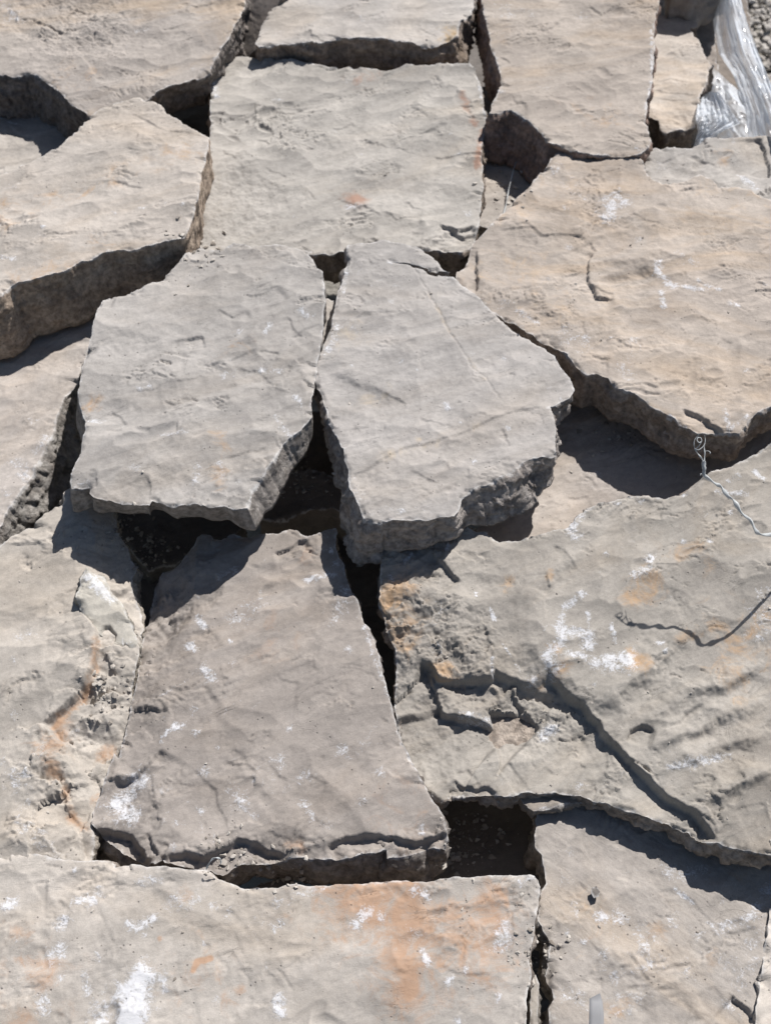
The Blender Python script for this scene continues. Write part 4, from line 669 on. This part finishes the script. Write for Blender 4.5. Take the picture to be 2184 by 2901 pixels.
def film(name, label, left, right, zf, folds, amp, nu=70, nv=160, seed=0, group='plastic wrap'):
    """sheet between two traced edges; zf(u, v) gives the height"""
    Lp = [(a, b) for a, b, _ in pix(left)]; Rp = [(a, b) for a, b, _ in pix(right)]
    def along(pp, v):
        pp = np.array(pp); d = np.r_[0, np.cumsum(np.linalg.norm(np.diff(pp, axis=0), axis=1))]; d /= d[-1]
        return np.array([np.interp(v, d, pp[:, 0]), np.interp(v, d, pp[:, 1])])
    vs = []
    for j in range(nv + 1):
        v = j / nv; a, b = along(Lp, v), along(Rp, v)
        for i in range(nu + 1):
            u = i / nu; q = a * (1 - u) + b * u
            z = zf(u, v) + amp * (abs(float(noise2(u * folds + seed + .8 * v, v * 1.6))) * 1.4 + .35 * float(noise2(u * folds * 2.3 + seed, v * 6)) + .25 * float(noise2(u * 9 + v * 22 + seed, v * 14 - u * 6)))
            vs.append(Plane(z).hit(*q))
    fs = [(j * (nu + 1) + i, j * (nu + 1) + i + 1, (j + 1) * (nu + 1) + i + 1, (j + 1) * (nu + 1) + i) for j in range(nv) for i in range(nu)]
    me = bpy.data.meshes.new(name); vs = np.array(vs); org = vs.mean(0); me.from_pydata((vs - org).tolist(), [], fs); o = bpy.data.objects.new(name, me); C.collection.objects.link(o); o.location = org
    me.polygons.foreach_set('use_smooth', [True] * len(fs)); me.materials.append(FILM); o['label'] = label; o['category'] = 'plastic wrap'; o['group'] = group
film('plastic_wrap', 'long pleated strip of clear plastic wrap running down the top right corner', '2: 1400,-120 1408,0 1418,120 1440,230 1500,320 1530,400 1555,480 1560,560 1570,600', '2: 1500,-120 1535,0 1560,90 1610,230 1680,400 1740,520 1800,620', lambda u, v: -.12 + .12 * min(1, u * 1.6) + .05 * v, 7, .012)
film('plastic_wrap', 'torn crumpled scrap of clear plastic wrap beside the small cream flagstone', '2: 1362,395 1350,440 1340,500 1350,560 1330,640', '2: 1440,395 1490,470 1530,530 1440,570 1400,640', lambda u, v: -.12 + .06 * math.sin(math.pi * v) + .02 * u, 5, .022, nu=50, nv=60, seed=5)
film('plastic_wrap', 'smooth sagging sheet of plastic wrap under the long strip', '2: 1405,280 1385,400 1400,560 1330,640', '2: 1560,420 1600,520 1640,600 1700,660', lambda u, v: -.17 + .04 * u + .06 * v, 3, .02, nu=40, nv=50, seed=9)

# ------------------------------------------------------------------ twine
def twine_mat(name, col, alpha=.0):
    m, t, bs = nt(name); bs.inputs['Base Color'].default_value = rgb(col); bs.inputs['Roughness'].default_value = .45; bs.inputs['Specular IOR Level'].default_value = .5
    bs.inputs['Alpha'].default_value = 1 - alpha; return m
TW = twine_mat('clear_twine', (.52, .54, .54), .3)
def tube(name, P, rad, mat, parent=None, seg=8, flat=1.0, sub=6):
    P = [Vector(p) for p in P]; Q = []
    for i in range(len(P) - 1):
        p0, p1, p2, p3 = P[max(0, i - 1)], P[i], P[i + 1], P[min(len(P) - 1, i + 2)]
        for k in range(sub):
            t = k / sub; Q.append(.5 * ((2 * p1) + (p2 - p0) * t + (2 * p0 - 5 * p1 + 4 * p2 - p3) * t * t + (3 * p1 - p0 - 3 * p2 + p3) * t ** 3))
    Q.append(P[-1]); v = []; f = []; n = len(Q)
    for i, q in enumerate(Q):
        d = (Q[min(n - 1, i + 1)] - Q[max(0, i - 1)]).normalized(); a = d.cross(Vector((0, .3, 1))).normalized(); b = d.cross(a)
        tt = i / (n - 1); R = rad if not callable(rad) else rad(tt); tw = i * .35
        for s in range(seg):
            an = 2 * math.pi * s / seg; x, y = math.cos(an), math.sin(an) * flat
            xr, yr = x * math.cos(tw) - y * math.sin(tw), x * math.sin(tw) + y * math.cos(tw)
            v.append(q + a * xr * R + b * yr * R)
    for i in range(n - 1):
        for s in range(seg): A = i * seg + s; B = i * seg + (s + 1) % seg; f.append((A, B, B + seg, A + seg))
    f.append(tuple(range(seg))[::-1]); f.append(tuple((n - 1) * seg + s for s in range(seg)))
    me = bpy.data.meshes.new(name); org = Vector((0, 0, 0)) if parent else Q[0].copy()
    if parent: org = parent.location
    me.from_pydata([tuple(p - org) for p in v], [], f); o = bpy.data.objects.new(name, me); C.collection.objects.link(o)
    if parent: o.parent = parent
    else: o.location = org
    me.polygons.foreach_set('use_smooth', [True] * len(f)); me.materials.append(mat); return o
def tp(s, zs):
    X0, Y0, K = 1884, 1150, .2261; out = []
    for k, tok in enumerate(s.split()):
        a, b = tok.split(','); out.append(Vector(Plane(zs[k]).hit(X0 + float(a) * K, Y0 + float(b) * K)))
    return out
tw = bpy.data.objects.new('twine', None); C.collection.objects.link(tw); tw['label'] = 'frayed clear plastic twine sticking out in front of the big tan slab tip'; tw['category'] = 'twine'
tw.location = Plane(.12).hit(2080, 1440)
tube('strand', tp('480,700 480,830 500,885 620,970 700,1020 780,1130 860,1190 950,1340 1060,1430 1130,1560 1190,1610 1330,1612 1500,1590 1800,1500', [.16, .15, .145, .14, .135, .13, .125, .12, .115, .11, .105, .10, .09, .06]), lambda t: .0031 + .0009 * math.sin(t * 60) * math.sin(t * 23), TW, tw, flat=.55)
tube('knot', tp('482,690 475,740 486,790 478,850', [.162, .158, .154, .149]), lambda t: .0034 - .001 * abs(t - .5), TW, tw, flat=.8)
tube('frayed_end', tp('484,700 492,600 486,520 498,430 490,370', [.163, .168, .172, .177, .18]), lambda t: .0016 * (1 - t * .8), TW, tw, flat=.5)
tube('frayed_end', tp('478,700 440,640 400,590 372,545 358,490 360,440 378,405 410,370 418,345', [.163, .166, .168, .17, .174, .178, .18, .183, .185]), lambda t: .0014 * (1 - t * .75), TW, tw, flat=.5)
tube('frayed_end', tp('372,548 420,548 470,510 492,470', [.17, .172, .174, .176]), .0007, TW, tw)
tube('frayed_end', tp('375,545 420,500 452,440 440,400 405,400 396,430 420,460 445,450', [.17, .174, .178, .18, .181, .18, .179, .178]), .0007, TW, tw)
tube('frayed_end', tp('505,565 540,565 562,585 555,600', [.168, .17, .171, .17]), .0006, TW, tw)
tube('frayed_end', tp('480,860 445,850 440,870', [.148, .15, .149]), .0008, TW, tw)
P2 = lambda r, s, zs: [Vector(Plane(z).hit(a, b)) for (a, b, _), z in zip(pix(s), zs)]
o = tube('twine', P2(2, '2: 572,690 560,730 545,790 535,840 528,880 512,930', [-.045, -.04, -.045, -.05, -.055, -.06]), .0016, TW, flat=.5)
o['label'] = 'short pale string lying over the low flagstone right of the square grey slab'; o['category'] = 'string'
o = tube('twine', P2(7, '7: 885,548 900,520 915,503 935,500 948,512 945,528', [-.06, -.05, -.045, -.045, -.05, -.055]), .0014, TW, flat=.4)
o['label'] = 'tiny curl of clear film in the seam between the brown slab and the bottom slab'; o['category'] = 'string'
# second twine above the right edge: only its curl and fray throw shadows into the frame
off = Vector(SD) * .16
def lit(s, z=.0): return [Vector(Plane(z).hit(1084 + float(a.split(',')[0]) * .66066, 1400 + float(a.split(',')[1]) * .66066)) for a in s.split()]

# plastic strap end, standing near the camera at the bottom edge
def strap(label, pts, wdt, col, th=.0012):
    v = []; f = []; n = len(pts)
    for i, p in enumerate(pts):
        d = (pts[min(n - 1, i + 1)] - pts[max(0, i - 1)]).normalized(); s = d.cross(Vector((0, -.5, 1))).normalized(); nn = s.cross(d)
        ww = wdt * (.8 + .2 * min(1, (n - 1 - i) / 2))
        for a, b in ((-1, 0), (-.5, .25), (0, .35), (.5, .25), (1, 0), (1, -.6), (0, -.3), (-1, -.6)): v.append(p + s * a * ww + nn * b * th * 1.2 + d * (a * .003 if i == n - 1 else 0))
    for i in range(n - 1):
        for k in range(8): A = i * 8 + k; B = i * 8 + (k + 1) % 8; f.append((A, B, B + 8, A + 8))
    f.append(tuple(range(8))); f.append(tuple((n - 1) * 8 + k for k in range(8))[::-1])
    me = bpy.data.meshes.new('plastic_strap'); org = pts[0]; me.from_pydata([tuple(q - org) for q in v], [], f); o = bpy.data.objects.new('plastic_strap', me); C.collection.objects.link(o); o.location = org
    me.polygons.foreach_set('use_smooth', [True] * len(f)); me.materials.append(twine_mat('grey_strap', col, .25)); o['label'] = label; o['category'] = 'strap'
strap('end of a pale grey plastic strap over the mottled flagstone at the bottom edge', P2(8, '8: 915,1330 915,1250 916,1180 914,1120 908,1092', [-.08, -.075, -.07, -.065, -.067]), .0095, (.36, .36, .365))

# loose grit and crumbs lying on the slabs and down in the gaps
def grit():
    import bmesh
    dg = bpy.context.evaluated_depsgraph_get(); rs = np.random.RandomState(11)
    bm = bmesh.new(); bmesh.ops.create_icosphere(bm, subdivisions=1, radius=1); ico = np.array([v.co[:] for v in bm.verts]); icf = [[v.index for v in f.verts] for f in bm.faces]; bm.free()
    V = []; Fc = []; base = 0; tint = []; cnt = 0
    spots = [(5, '500,150'), (5, '640,250'), (8, '400,400'), (8, '300,500'), (3, '1300,1000'), (8, '655,900'), (1, '850,1050'), (2, '500,800'), (7, '1200,560'), (5, '450,850'), (7, '950,480'), (4, '1000,800')]
    for k in range(2600):
        if k % 5 < 2:
            a, b = rs.rand() * 2300 - 60, rs.rand() * 3000 - 60
        else:
            r, s = spots[rs.randint(len(spots))]; a, b, _ = pix('%d: %s' % (r, s))[0]; a += rs.randn() * 45; b += rs.randn() * 35
        dr = Vector(ray(a, b)).normalized(); hit, loc, nor, _, ob, _ = C.ray_cast(dg, Vector(CAM), dr)
        if not hit or not ob.name.startswith('flagstone') or nor.z < .55: continue
        if k % 5 < 2 and rs.rand() > .4: continue
        r = .0007 + .0028 * rs.rand() ** 4 if k % 5 < 2 else .0008 + .006 * rs.rand() ** 4
        q = ico + rs.randn(*ico.shape) * .2
        for _ in range(3):
            dd = rs.randn(3); dd /= np.linalg.norm(dd); t = q @ dd; q -= np.outer(np.maximum(t - .5, 0), dd)
        q = q * np.array([1, rs.uniform(.5, 1), rs.uniform(.3, .6)]) * r; an = rs.rand() * 6.28
        q = np.stack([q[:, 0] * math.cos(an) - q[:, 1] * math.sin(an), q[:, 0] * math.sin(an) + q[:, 1] * math.cos(an), q[:, 2]], 1)
        V.append(q + np.array(loc) + np.array([0, 0, r * .25])); Fc += [[i + base for i in f] for f in icf]; base += len(q); tint += [rs.rand()] * len(q)
    me = bpy.data.meshes.new('grit'); me.from_pydata(np.concatenate(V).tolist(), [], Fc); o = bpy.data.objects.new('grit', me); C.collection.objects.link(o)
    A = me.attributes.new('tint', 'FLOAT', 'POINT'); A.data.foreach_set('value', np.array(tint, np.float32))
    o['kind'] = 'stuff'; o['label'] = 'fine pale grit and stone crumbs scattered over the flagstones'; o['category'] = 'grit'
    m, t, bs = nt('grit'); g = G(t); g.put(bs.inputs['Base Color'], g.mix(g.attr('tint'), rgb((.22, .19, .16)), rgb((.50, .46, .41)))); bs.inputs['Roughness'].default_value = .9
    me.materials.append(m)
bpy.context.view_layer.update()
grit()
